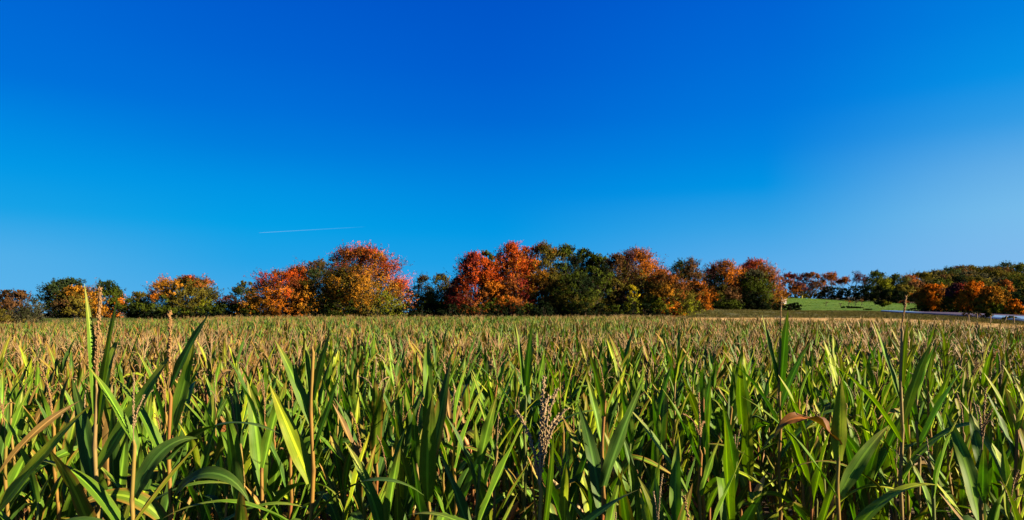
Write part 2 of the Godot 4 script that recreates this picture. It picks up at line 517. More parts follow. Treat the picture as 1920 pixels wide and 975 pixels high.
func tassel_into(bufs: Array, xf: Transform3D, r: RandomNumberGenerator, fine: bool, branches: int, spread: float, ln: float, col: Color, droop := 1.0) -> void:
	for k in branches + 1:
		var b: Buf = bufs[mini(k, bufs.size() - 1)]
		var L := ln * (1.0 if k == 0 else r.randf_range(0.5, 0.75))
		var az := r.randf() * TAU
		var start := Vector3(0, 0.0 if k == 0 else ln * r.randf_range(0.02, 0.22), 0)
		var a0 := r.randf_range(0.0, 0.08) if k == 0 else spread * r.randf_range(0.25, 0.8)
		var a1 := r.randf_range(0.05, 0.9) * droop if k == 0 else spread * r.randf_range(1.5, 6.0) * lerpf(0.4, 1.0, droop)
		var n := 14 if fine else 5
		var pts := PackedVector3Array()
		var rad := PackedFloat32Array()
		var cs := PackedColorArray()
		var q := start
		for i in n + 1:
			var t := float(i) / n
			var a := lerpf(a0, a1, t * t)
			if i > 0: q += Vector3(sin(a) * cos(az), cos(a), sin(a) * sin(az)) * L / n
			pts.append(xf * q)
			rad.append(0.0024 if fine else lerpf(0.0062, 0.003, t) * (1.0 if i % 2 == 0 else 0.7))
			cs.append(col * r.randf_range(0.75, 1.15))
		b.tube(pts, rad, 4 if fine else 3, cs)
		if not fine: continue
		var bare := 0.2 if k == 0 else 0.12
		var count := int(L / 0.0031)
		for i in count:
			var t := bare + (1.0 - bare) * i / count
			var g := t * n
			var i0 := mini(int(g), n - 1)
			var at := pts[i0].lerp(pts[i0 + 1], g - i0)
			var ax := (pts[i0 + 1] - pts[i0]).normalized()
			var o := ax.cross(Vector3(r.randfn(), r.randfn(), r.randfn())).normalized()
			var e := (ax + o * 0.38).normalized()
			var w := e.cross(o).normalized()
			var s := r.randf_range(0.8, 1.2) * 0.0098
			var cc := col * r.randf_range(0.75, 1.2)
			var mid := at + o * 0.002 + e * s * 0.45
			var a2 := at + o * 0.001
			var z := at + e * s + o * 0.001
			var h := o * s * 0.26
			var ww := w * s * 0.26
			var i1 := b.v.size()
			b.vert(a2, -e, cc); b.vert(z, e, cc * 1.1)
			for m in [h, ww, -h, -ww]: b.vert(mid + m, m.normalized(), cc)
			for m in 4:
				b.ix.append_array(PackedInt32Array([i1, i1 + 2 + m, i1 + 2 + (m + 1) % 4, i1 + 1, i1 + 2 + (m + 1) % 4, i1 + 2 + m]))

func ear_into(b: Buf, xf: Transform3D, r: RandomNumberGenerator, sides: int, c0: Color, c1: Color) -> void:
	var p := PackedVector3Array()
	var rd := PackedFloat32Array()
	var c := PackedColorArray()
	var prof := [[0.0, 0.008], [0.02, 0.018], [0.07, 0.026], [0.13, 0.024], [0.18, 0.013], [0.215, 0.004]]
	for q in prof:
		p.append(xf * Vector3(q[0] * 0.15, q[0], 0)); rd.append(q[1]); c.append(c0.lerp(c1, q[0] / 0.215))
	b.tube(p, rd, sides, c)
	if sides < 5: silk_into(b, xf, r, 2)

func silk_into(b: Buf, xf: Transform3D, r: RandomNumberGenerator, n: int) -> void:
	for k in n:
		var e := Vector3(r.randfn() * 0.02, 0.0, r.randfn() * 0.02)
		var s := Color(0.16, 0.07, 0.03)
		b.tube(PackedVector3Array([xf * Vector3(0.03, 0.20, 0), xf * (Vector3(0.035, 0.235, 0) + e * 0.5), xf * (Vector3(0.04, 0.235, 0) + e * 1.6)]), PackedFloat32Array([0.003, 0.002, 0.001]), 3, PackedColorArray([s, s, s]))

# what grows on one plant, as a list that either the parts or the merged mesh are made from
func plan(r: RandomNumberGenerator, mood: String) -> Dictionary:
	var h := r.randf_range(1.26, 1.55) + (r.randf_range(0.05, 0.3) if r.randf() < 0.3 else 0.0)
	var leaves := []
	var n := r.randi_range(9, 11)
	var plane := r.randf() * TAU
	for i in n:
		var t := float(i) / (n - 1)
		var y := h * lerpf(0.14, 0.95, pow(t, 0.85))
		var az := plane + PI * (i % 2) + r.randfn() * 0.35
		var kind := "upright"
		if t > 0.86: kind = "flag"
		elif t < 0.25 or (t < 0.7 and r.randf() < 0.08): kind = "hang"
		else:
			var q := r.randf()
			kind = "upright" if q < 0.7 else ("arch" if q < 0.84 else "snapped")
		var look := "green"
		var q := r.randf()
		match mood:
			"green": look = "green" if q < 0.58 else ("blue" if q < 0.8 else ("fresh" if q < 0.88 else "worn"))
			"blue": look = "blue" if q < 0.5 else ("green" if q < 0.8 else "worn")
			"fresh": look = "fresh" if q < 0.55 else ("yellow" if q < 0.7 else ("green" if q < 0.9 else "worn"))
			"dry": look = "dry" if q < 0.30 else ("yellow" if q < 0.38 else ("worn" if q < 0.70 else ("blue" if q < 0.88 else "russet")))
		if look == "russet" and t > 0.7: look = "dry"
		if kind == "hang" or t < 0.25: look = "dry" if r.randf() < 0.25 else ("russet" if r.randf() < 0.2 else "worn")
		leaves.append({y = y, az = az, kind = kind, look = look, s = r.randf_range(0.85, 1.12) * (0.8 if t < 0.15 else 1.0)})
	return {h = h, leaves = leaves, ear = r.randf() < 0.45, tassel = r.randf() < (0.95 if mood == "dry" else 0.62), tl = r.randf_range(0.2, 0.34) if mood == "dry" else r.randf_range(0.15, 0.28)}

const KINDS := ["flag", "upright", "arch", "snapped", "hang"]
var forms := {}
var pool := {}
var stalks := []
var tassels := []
var ears := []

func pools() -> void:
	var r := RandomNumberGenerator.new()
	r.seed = 77
	for k in KINDS:
		forms[k] = []
		for i in 5: forms[k].append(form(r, k))
	for i in 6:
		var b := Buf.new()
		var c0: Color = [Color(0.165, 0.0675, 0.009), Color(0.15, 0.0263, 0.009), Color(0.165, 0.09, 0.0112), Color(0.0825, 0.09, 0.0112), Color(0.18, 0.045, 0.0075), Color(0.128, 0.0975, 0.015)][i]
		var c1: Color = [Color(0.128, 0.0975, 0.0135), Color(0.15, 0.0825, 0.0135), Color(0.15, 0.112, 0.0225), Color(0.0675, 0.09, 0.015), Color(0.158, 0.0975, 0.015), Color(0.165, 0.112, 0.0375)][i]
		stalk_into(b, Transform3D.IDENTITY, 1.4, r, 7, c0, c1)
		stalks.append(b.mesh(M.stem))
	for i in 10:
		var b := Buf.new()
		var bufs := [b]
		var count: int = [0, 2, 3, 1, 1, 0, 2, 5, 1, 0][i]
		for k in count: bufs.append(Buf.new())
		tassel_into(bufs, Transform3D.IDENTITY, r, true, count, [0.2, 0.3, 0.4, 0.22, 0.25, 0.3, 0.4, 0.28, 0.2, 0.1][i], 0.3, [Color(0.19, 0.105, 0.035), Color(0.18, 0.125, 0.06), Color(0.15, 0.085, 0.03)][i % 3], (0.5 if i == 7 else 0.15) if i > 6 else 1.0)
		tassels.append(bufs.map(func(q): return q.mesh(M.stem)))
	for i in 3:
		var b := Buf.new()
		ear_into(b, Transform3D.IDENTITY, r, 8, [Color(0.31, 0.186, 0.062), Color(0.186, 0.1984, 0.0496), Color(0.341, 0.124, 0.031)][i], [Color(0.3596, 0.2604, 0.124), Color(0.279, 0.2356, 0.0806), Color(0.31, 0.1984, 0.0868)][i])
		var sk := Buf.new()
		silk_into(sk, Transform3D.IDENTITY, r, 7)
		ears.append([b.mesh(M.stem), sk.mesh(M.stem)])

func leaf_mesh(kind: String, i: int, look: String) -> ArrayMesh:
	var key := kind + str(i) + look
	if not pool.has(key):
		var b := Buf.new()
		leaf_into(b, Transform3D.IDENTITY, forms[kind][i], look, 12, 4)
		pool[key] = b.mesh(M.leaf)
	return pool[key]

func attach(y: float, az: float, s := 1.0) -> Transform3D:
	return Transform3D(Basis(Vector3.UP, az).scaled(Vector3.ONE * s), Vector3(cos(az), 0, -sin(az)) * 0.006 + Vector3(0, y, 0))

func grow(t: Node3D, r: RandomNumberGenerator, p: Dictionary) -> void:
	part("stalk", stalks[p.get("stalk", r.randi() % 6)], t, Transform3D(Basis.from_scale(Vector3(1, p.h * (1.0 if p.tassel else 0.95) / 1.4, 1)), Vector3.ZERO))
	for l in p.leaves:
		var m: ArrayMesh
		if l.has("form"):
			var b := Buf.new()
			leaf_into(b, Transform3D.IDENTITY, l.form, l.look, 16, 4)
			m = b.mesh(M.leaf)
		else:
			m = leaf_mesh(l.kind, r.randi() % 5, l.look)
		part("leaf", m, t, attach(l.y, l.az, l.get("s", 1.0)))
	if p.tassel:
		var bits: Array = tassels[p.get("tk", r.randi() % 7)]
		var ts := part("tassel", bits[0], t, Transform3D(Basis(Vector3.UP, r.randf() * TAU).scaled(Vector3(p.get("fat", 1.0), 1.0, p.get("fat", 1.0)) * p.tl / 0.3), Vector3(0, p.h - 0.01, 0)))
		for k in range(1, bits.size()): part("branch", bits[k], ts)
	if p.ear:
		var az := r.randf() * TAU
		var pick: Array = ears[r.randi() % 3]
		var ear := part("ear", pick[0], t, Transform3D(Basis(Vector3.UP, az) * Basis(Vector3.FORWARD, r.randf_range(0.25, 0.5)), Vector3(0, p.h * r.randf_range(0.42, 0.55), 0)))
		part("silk", pick[1], ear)

func merged_plant(r: RandomNumberGenerator, mood: String, far: bool) -> ArrayMesh:
	var p := plan(r, mood)
	var b := Buf.new()
	var s := Buf.new()
	var sc: Array = [[Color(0.231, 0.132, 0.0275), Color(0.187, 0.165, 0.0385)], [Color(0.231, 0.066, 0.0275), Color(0.22, 0.143, 0.044)], [Color(0.2475, 0.165, 0.044), Color(0.231, 0.198, 0.066)]][r.randi() % 3]
	stalk_into(s, Transform3D.IDENTITY, p.h * (1.0 if p.tassel else 0.95), r, 3, sc[0], sc[1])
	for l in p.leaves:
		if far and l.y < 0.5: continue
		leaf_into(b, attach(l.y, l.az, l.s), forms[l.kind][r.randi() % 5], l.look, 6, 2)
	if p.tassel and not (far and mood != "dry" and r.randf() < 0.8):
		tassel_into([s], Transform3D(Basis.IDENTITY, Vector3(0, p.h, 0)), r, false, r.randi_range(4, 8), r.randf_range(0.3, 0.7), p.tl * 1.1, Color(0.225, 0.15, 0.068))
	if p.ear: ear_into(s, Transform3D(Basis(Vector3.FORWARD, 0.4), Vector3(0, p.h * 0.48, 0)), r, 4, Color(0.3025, 0.154, 0.044), Color(0.319, 0.231, 0.11))
	var m := ArrayMesh.new()
	m.add_surface_from_arrays(Mesh.PRIMITIVE_TRIANGLES, b.arrays())
	m.surface_set_material(0, M.leaf)
	m.add_surface_from_arrays(Mesh.PRIMITIVE_TRIANGLES, s.arrays())
	m.surface_set_material(1, M.stem)
	return m

func multi(called: String, m: Mesh, xfs: Array, cols: PackedColorArray, parent: Node) -> MultiMeshInstance3D:
	var mm := MultiMesh.new()
	mm.transform_format = MultiMesh.TRANSFORM_3D
	mm.use_colors = true
	mm.mesh = m
	mm.instance_count = xfs.size()
	for i in xfs.size():
		mm.set_instance_transform(i, xfs[i])
		mm.set_instance_color(i, cols[i])
	var o := MultiMeshInstance3D.new()
	o.name = called if parent != self else numbered(called)
	o.multimesh = mm
	parent.add_child(o, true)
	return o

const MARKS := [[70, "grey-brown bush"], [240, "green and orange trees"], [430, "orange-topped dome tree"], [600, "fiery orange tree"], [780, "big many-coloured tree"], [860, "dark green thicket"],
	[935, "scarlet tree"], [1045, "red and amber trees"], [1140, "tall green trees"], [1255, "rust-brown tree"], [1325, "lone dark green tree"], [1470, "red-topped trees"], [1560, "green meadow"],
	[1650, "small orchard trees"], [1725, "blue crop covers"], [1790, "round orange tree"], [9999, "purple and orange trees"]]

func mark(u: float) -> String:
	for m in MARKS:
		if u < m[0]: return m[1]
	return ""

func featured() -> Array:       # plants that stand out in the picture: [bearing, depth, label, plan]
	var out := []
	# az: 0 = to the right, PI = left, -PI/2 = towards the camera, PI/2 = away
	var L := func(y, az, ln, w, a0, a1, look, extra = {}):
		var f := {L = ln, W = w * 0.8, a0 = a0, a1 = a1, p = 1.5, ph = y * 9.0, wave = 0.1, fold = 16.0}
		f.merge(extra, true)
		return {y = y + 0.2, az = az, look = look, form = f}
	out.append([180.0, 2.7, "tallest green maize plant, its upright tassel standing above the horizon by the orange tree", {h = 2.02, stalk = 5, tassel = true, fat = 1.35, tl = 0.40, tk = 8, ear = false, leaves = [
		L.call(1.48, 0.15, 0.56, 0.088, 30, 33, "green", {roll = -62.0}), L.call(1.36, 2.7, 0.50, 0.088, 12, 24, "blue", {roll = 60.0}),
		L.call(1.66, 0.2, 0.53, 0.06, 6, 10, "fresh", {roll = -50.0, p = 1.0}), L.call(1.70, 3.0, 0.53, 0.045, 2, 9, "green", {roll = 20.0, tip = 0.5}),
		L.call(1.62, 1.4, 0.44, 0.06, 8, 30, "green"), L.call(1.18, -1.7, 0.5, 0.1, 22, 40, "worn", {p = 2.0}), L.call(1.1, 0.4, 0.7, 0.085, 30, 120, "green"),
		L.call(0.9, 3.3, 0.7, 0.085, 30, 110, "blue"), L.call(0.7, 0.0, 0.7, 0.08, 35, 130, "worn"), L.call(0.5, 3.0, 0.6, 0.07, 40, 150, "dry")]}])
	out.append([-22.0, 2.35, "maize plant at the left edge with one long pale leaf leaning right", {h = 1.70, stalk = 1, tassel = true, tl = 0.25, tk = 2, ear = true, leaves = [
		L.call(1.38, 0.1, 0.52, 0.075, 36, 44, "fresh", {roll = -55.0}), L.call(1.5, 0.4, 0.4, 0.05, 30, 60, "dry", {twist = 150.0}), L.call(1.2, 0.0, 0.6, 0.085, 40, 130, "blue"),
		L.call(1.0, 2.6, 0.6, 0.08, 30, 100, "green"), L.call(0.8, -0.6, 0.6, 0.08, 40, 140, "worn")]}])
	out.append([318.0, 2.75, "tall maize plant with reddish stalk, drooping pale tassel and dark arching leaf", {h = 1.98, stalk = 1, tassel = true, fat = 1.4, tl = 0.34, tk = 9, ear = true, leaves = [
		L.call(1.80, 0.1, 0.34, 0.068, 22, 33, "green", {roll = -50.0}), L.call(1.60, 0.2, 0.42, 0.075, 14, 10, "green", {roll = -70.0}), L.call(1.5, -0.4, 0.62, 0.09, 38, 105, "blue", {p = 0.9}),
		L.call(1.45, 2.9, 0.5, 0.075, 25, 50, "green"), L.call(1.3, -0.3, 0.5, 0.085, 20, 150, "blue", {p = 1.2, roll = -40.0}), L.call(1.22, 3.4, 0.4, 0.09, 30, 130, "worn", {roll = 50.0}),
		L.call(1.0, 0.3, 0.7, 0.085, 30, 120, "green"), L.call(0.8, 3.0, 0.7, 0.085, 35, 140, "blue"), L.call(0.6, 0.0, 0.6, 0.08, 40, 150, "russet")]}])
	out.append([250.0, 2.55, "golden-stalked maize plant with loose dry tassel and a leaf showing its white midrib", {h = 1.82, stalk = 2, tassel = true, tl = 0.27, tk = 4, ear = false, leaves = [
		L.call(1.40, 0.2, 0.34, 0.085, 20, 95, "blue", {roll = -65.0, p = 2.2}), L.call(1.62, 2.9, 0.35, 0.055, 30, 45, "green"), L.call(1.30, 0.4, 0.45, 0.05, 36, 40, "yellow", {fold = 60.0}),
		L.call(1.2, 2.9, 0.6, 0.085, 30, 90, "green"), L.call(1.0, -0.2, 0.65, 0.085, 30, 110, "worn"), L.call(0.8, 3.2, 0.6, 0.08, 40, 130, "dry")]}])
	out.append([585.0, 2.9, "maize plant with bright orange stalk and leaves fanned to both sides", {h = 2.15, stalk = 4, tassel = true, tl = 0.16, tk = 5, ear = true, leaves = [
		L.call(1.62, 3.0, 0.40, 0.062, 20, 31, "green", {roll = 50.0}), L.call(1.72, 0.2, 0.30, 0.055, 10, 18, "green", {roll = -55.0}), L.call(1.74, 2.7, 0.24, 0.04, 6, 10, "green", {roll = 30.0}),
		L.call(1.36, 3.1, 0.46, 0.092, 22, 24, "fresh", {roll = 62.0, p = 1.0}), L.call(1.50, 0.1, 0.36, 0.05, 20, 16, "green", {roll = -40.0}), L.call(1.2, -0.3, 0.6, 0.085, 40, 120, "blue"),
		L.call(1.1, 3.6, 0.65, 0.085, 40, 115, "green"), L.call(0.8, 0.2, 0.6, 0.08, 40, 150, "russet"), L.call(0.7, 3.0, 0.6, 0.08, 45, 150, "dry")]}])
	out.append([1012.0, 2.05, "near maize plant topped by a big branched tan tassel between golden bracts", {h = 1.77, stalk = 2, tassel = true, fat = 1.3, tl = 0.34, tk = 7, ear = false, leaves = [
		L.call(1.40, 3.1, 0.28, 0.022, 7, 1, "russet", {fold = 50.0}), L.call(1.42, 0.0, 0.27, 0.02, 8, 2, "russet", {fold = 50.0}), L.call(1.38, -0.3, 0.36, 0.04, 9, 2, "fresh", {roll = -60.0}),
		L.call(1.3, 0.2, 0.4, 0.07, 40, 70, "green"), L.call(1.2, 2.6, 0.6, 0.08, 40, 110, "green"), L.call(1.0, 0.3, 0.6, 0.08, 40, 120, "blue")]}])
	out.append([1462.0, 4.1, "maize plant whose two pointed leaves reach the stubble strip, thin tassel between them", {h = 2.15, stalk = 0, tassel = true, tl = 0.26, tk = 9, ear = false, leaves = [
		L.call(1.62, -0.2, 0.50, 0.085, 4, 6, "green", {roll = -50.0}), L.call(1.66, 2.9, 0.44, 0.06, 12, 14, "green", {roll = 40.0}), L.call(1.5, 0.3, 0.5, 0.08, 20, 40, "green"),
		L.call(1.4, 3.2, 0.6, 0.085, 25, 60, "blue"), L.call(1.2, 0.1, 0.7, 0.085, 30, 110, "green"), L.call(1.0, 3.0, 0.7, 0.085, 30, 120, "worn")]}])
	out.append([1690.0, 3.6, "maize plant with thick bare pale stem rising to the blue crop covers", {h = 2.22, stalk = 5, tassel = true, fat = 2.0, tl = 0.18, tk = 9, ear = false, leaves = [
		L.call(1.70, -0.1, 0.36, 0.05, 2, 8, "yellow", {roll = -40.0}), L.call(1.62, 3.0, 0.46, 0.08, 16, 20, "green", {roll = 40.0}), L.call(1.5, 0.2, 0.5, 0.065, 18, 30, "fresh", {roll = -50.0}),
		L.call(1.4, 3.2, 0.6, 0.085, 30, 60, "fresh"), L.call(1.2, 0.0, 0.7, 0.085, 30, 110, "fresh"), L.call(1.0, 3.0, 0.7, 0.085, 30, 120, "worn")]}])
	out.append([1572.0, 2.7, "maize plant with one broad upright leaf and a shrivelled brown leaf beside it", {h = 1.92, stalk = 0, tassel = false, tl = 0.2, ear = false, leaves = [
		L.call(1.50, -1.75, 0.34, 0.078, 3, 8, "fresh", {p = 1.0}), L.call(1.56, 3.1, 0.34, 0.075, 25, 165, "russet", {wave = 0.6, fold = 40.0, twist = 90.0}), L.call(1.36, 0.2, 0.36, 0.075, 32, 50, "green", {roll = -60.0}),
		L.call(1.35, 2.8, 0.55, 0.08, 30, 60, "green"), L.call(1.1, 0.2, 0.65, 0.085, 30, 110, "fresh"), L.call(0.9, 3.0, 0.65, 0.085, 30, 120, "worn")]}])
	out.append([985.0, 4.0, "maize plant with narrow leaves pointing at the red and amber trees", {h = 1.90, stalk = 3, tassel = false, tl = 0.2, ear = false, leaves = [
		L.call(1.66, 0.1, 0.40, 0.055, 3, 10, "green", {roll = -40.0}), L.call(1.60, 2.9, 0.44, 0.05, 4, 12, "green", {roll = 30.0}), L.call(1.55, 1.2, 0.45, 0.06, 10, 25, "green"),
		L.call(1.4, 3.2, 0.6, 0.085, 25, 60, "blue"), L.call(1.2, 0.1, 0.7, 0.085, 30, 110, "green"), L.call(1.0, 3.0, 0.7, 0.085, 30, 120, "worn")]}])
	return out

func mood_at(u: float, d: float, r: RandomNumberGenerator) -> String:
	var q := r.randf() + noise.get_noise_2d(u * 0.05, d * 2.0) * 0.3
	var far_green := u < 1330.0 and d > 15.0
	if far_green and r.randf() < (1.0 - smoothstep(1080.0, 1330.0, u)) * smoothstep(18.0, 25.0, d + 6.0 * r.randf()):
		return "blue" if q < 0.8 else "dry"
	var dry := 0.05 + 0.58 * smoothstep(7.5, 12.0, d)
	if u < 520.0: dry += 0.4 * smoothstep(5.0, 8.0, d)
	if u > 1420.0 and d < 9.0 and q < 0.9 + 0.1 * smoothstep(1420.0, 1600.0, u): return "fresh" if q < 0.72 - dry * 0.5 else ("dry" if q > 1.0 - dry * 0.5 else "green")
	return "dry" if q < dry else ("green" if q < 0.9 else ("fresh" if d < 9.0 else "blue"))

func field() -> void:
	pools()
	var r := RandomNumberGenerator.new()
	r.seed = 4242
	var near := []
	var rest := []
	var feats := featured()
	# rows run across the view
	var along := Vector2(1.0, 0.16).normalized()
	var across := Vector2(-along.y, along.x)
	for i in range(1, 210):
		var n := 0
		var s0 := i * 0.61
		var ext := s0 * 0.95 + 6.0
		var step := 0.148 if s0 < 30.0 else 0.22
		var k := -ext
		while k < ext:
			k += step * r.randf_range(0.6, 1.4)
			var q := along * k + across * (s0 + r.randfn() * 0.07)
			var d := q.y
			if d < 1.75: continue
			var u := 960.0 + F * q.x / d
			if u < -220.0 - 700.0 / d or u > 2140.0 + 700.0 / d: continue
			if d > edges(u)[1][0]: continue
			if r.randf() < 0.07: continue
			if d < 9.0 and noise.get_noise_2d(q.x * 11.0 + 40.0, d * 11.0) > 0.27: continue      # thin spots in the stand
			var inview := u > -70.0 and u < 1990.0
			if d < 2.1 and r.randf() < 0.35: continue
			var clash := false
			for f in feats:
				if absf(u - f[0]) * d / F < (0.16 if d > f[1] else 0.2) and d < f[1] + 0.18: clash = true
			if clash: continue
			if inview and d < 11.0: near.append([d, u])
			else: rest.append([d, u])
	near.sort_custom(func(a, b): return a[0] < b[0])
	var keep := 300 - feats.size()
	for i in range(keep, near.size()): rest.append(near[i])
	near.resize(mini(keep, near.size()))
	# individuals
	for f in feats:
		var t := thing("maize_plant", f[2], "maize plant", spot(f[0], f[1]), "maize plants in the near part of the field")
		grow(t, r, f[3])
	var named := {}
	for a in near:
		var d: float = a[0]
		var u: float = a[1]
		var mood := mood_at(u, d, r)
		var p := plan(r, mood)
		var was: float = p.h
		p.h += 0.09 * smoothstep(2.2, 2.9, d) * (1.0 - smoothstep(4.5, 6.0, d)) + (0.08 + r.randf() * 0.2 if d > 2.7 and d < 7.0 and r.randf() < 0.3 else 0.0)
		for l in p.leaves: l.y *= p.h / was      # taller plants carry their leaves higher
		var zone := "foremost" if d < 3.0 else ("second-rank" if d < 4.3 else ("third-rank" if d < 5.6 else "rear-rank"))
		var t := thing("maize_plant", "", "maize plant", spot(u, d), "maize plants in the near part of the field")
		t.rotation = Vector3(r.randfn() * 0.045, 0.0, r.randfn() * 0.045)
		if d < 2.6:
			for l in p.leaves: l.s *= 0.84
		grow(t, r, p)
		var key := "%s %s maize plant %s tassel below %s" % [zone, {"green": "deep green", "fresh": "yellow-green", "dry": "half-withered tan", "blue": "dark green"}[mood], "with" if p.tassel else "without", mark(u)]
		if not named.has(key): named[key] = []
		named[key].append([u, t])
	for key in named:
		var l: Array = named[key]
		l.sort_custom(func(a, b): return a[0] < b[0])
		for i in l.size():
			var extra := ""
			if l.size() == 2: extra = ["left one", "right one"][i]
			elif l.size() > 2: extra = ordinal(i) + " from left" if i < l.size() - 1 else "rightmost"
			l[i][1].set_meta("label", key + (", " + extra if extra else ""))
	# the rest of the field
	var stand := Node3D.new()
	stand.name = "maize_stand"
	add_child(stand)
	tag(stand, "the mass of ripening maize filling the field up to the trees", "maize field", "", "stuff")
	var variants := []
	var moods := ["green", "green", "green", "green", "fresh", "fresh", "fresh", "fresh", "dry", "dry", "dry", "dry", "blue", "blue", "blue", "blue"]
	for m in moods:
		variants.append({near = merged_plant(r, m, false), far = merged_plant(r, m, true), xn = [], xf = [], cn = PackedColorArray(), cf = PackedColorArray()})
	for a in rest:
		var d: float = a[0]
		var u: float = a[1]
		var m := mood_at(u, d, r)
		var k: int = ({"green": 0, "fresh": 4, "dry": 8, "blue": 12}[m]) + r.randi() % 4
		var s := r.randf_range(0.9, 1.1)
		var b := Basis.from_euler(Vector3(r.randfn() * 0.05, r.randf() * TAU, r.randfn() * 0.05)).scaled(Vector3(s, s * r.randf_range(0.96, 1.05), s))
		var xf := Transform3D(b, spot(u, d))
		var g := r.randf_range(0.8, 1.2)
		var c := Color(g * r.randf_range(0.9, 1.1), g, g)
		var v: Dictionary = variants[k]
		if d < 16.0: v.xn.append(xf); v.cn.append(c)
		else: v.xf.append(xf); v.cf.append(c)
	for v in variants:
		for w in [["near", "xn", "cn"], ["far", "xf", "cf"]]:
			if v[w[1]].size() > 0:
				var o := multi("maize_plants", v[w[0]], v[w[1]], v[w[2]], stand)
				o.set_meta("kind", "stuff")
	print("maize: near ", near.size(), " rest ", rest.size())

# ------------------------------------------------------------------ rough ground cover
func tuft(r: RandomNumberGenerator, blades: int, h: float, spread: float, cols: Array) -> ArrayMesh:
	var b := Buf.new()
	for i in blades:
		var az := r.randf() * TAU
		var o := Vector3(cos(az), 0, sin(az))
		var base := o * r.randf() * spread
		var hh := h * r.randf_range(0.5, 1.1)
		var tip := base + o * hh * r.randf_range(0.1, 0.7) + Vector3(0, hh, 0)
		var w := Vector3(-o.z, 0, o.x) * h * 0.05
		var c: Color = cols[r.randi() % cols.size()] * r.randf_range(0.75, 1.25)
		for q in [base - w, base + w, tip]:
			b.v.append(q); b.c.append(c)
	return b.mesh(M.foliage, false)

func cover_edge(u: float) -> float:      # where the crop covers begin, as a share of the rough field
	return 0.93 - 0.75 * pow(clampf((u - 1650.0) / 280.0, 0.0, 1.0), 0.6)

func scatter(called: String, label: String, category: String, n: int, lo: int, f0: float, f1: float, u0: float, u1: float, h: float, blades: int, cols: Array, seed_: int) -> void:
	var r := RandomNumberGenerator.new()
	r.seed = seed_
	var xfs := []
	var cs := PackedColorArray()
	for i in n:
		var u := r.randf_range(u0, u1)
		var e := edges(u)
		var d := lerpf(e[lo][0], e[lo + 1][0], r.randf_range(f0, f1))
		if noise.get_noise_2d(u * 0.3, d * 2.0) < r.randf_range(-0.45, 0.1): continue
		if lo == 2 and u > 1640.0 and (d - e[2][0]) / (e[3][0] - e[2][0]) > cover_edge(u) - 0.03: continue
		var s := r.randf_range(0.6, 1.4)
		xfs.append(Transform3D(Basis(Vector3.UP, r.randf() * TAU).scaled(Vector3(s, s, s)), spot(u, d) - Vector3(0, 0.08, 0)))
		var g := r.randf_range(0.7, 1.3)
		cs.append(Color(g, g, g))
	var o := multi(called, tuft(r, blades, h, h * 1.1, cols), xfs, cs, self)
	tag(o, label, category, "", "stuff")

# ------------------------------------------------------------------ main
func _ready() -> void:
	var cam := Camera3D.new()
	cam.name = "camera"
	add_child(cam)
	cam.position = Vector3(0, EYE, 0)
	var near := 0.05
	cam.set_frustum(near * 975.0 / F, Vector2(0, near * (HZ - 487.5) / F), near, 60000.0)
	cam.current = true
	var exposure := 5.2
	var env := Environment.new()
	env.background_mode = Environment.BG_SKY
	var pano := PanoramaSkyMaterial.new()
	pano.panorama = sky_panorama()
	env.sky = Sky.new()
	env.sky.sky_material = pano
	env.background_energy_multiplier = 1.0 / exposure
	env.tonemap_mode = Environment.TONE_MAPPER_LINEAR
	env.tonemap_exposure = exposure
	env.sdfgi_enabled = true
	env.ssao_enabled = true
	env.ssil_enabled = true
	var we := WorldEnvironment.new()
	we.name = "environment"
	we.environment = env
	add_child(we)
	var sun := DirectionalLight3D.new()
	sun.name = "sun"
	sun.light_energy = 1.6
	sun.light_color = Color(1.0, 0.91, 0.76)
	sun.light_angular_distance = 0.5
	sun.shadow_enabled = true
	add_child(sun)
	var az := deg_to_rad(106.0)
	var el := deg_to_rad(24.0)
	sun.look_at_from_position(Vector3(sin(az) * cos(el), sin(el), -cos(az) * cos(el)) * 100.0, Vector3.ZERO)

	noise.seed = 3
	noise.frequency = 0.05
	M.foliage = plain(0.85, Color(0.5, 0.5, 0.2), 0.05)
	M.bark = plain(0.9, Color.BLACK, 0.2)
	M.stem = plain(0.6, Color.BLACK, 0.35)
	M.leaf = plain(0.55, Color(0.58, 0.72, 0.12), 0.22)
	M.leaf.albedo_texture = blade_texture()
	setting()
	trees()
	field()
	small_things()

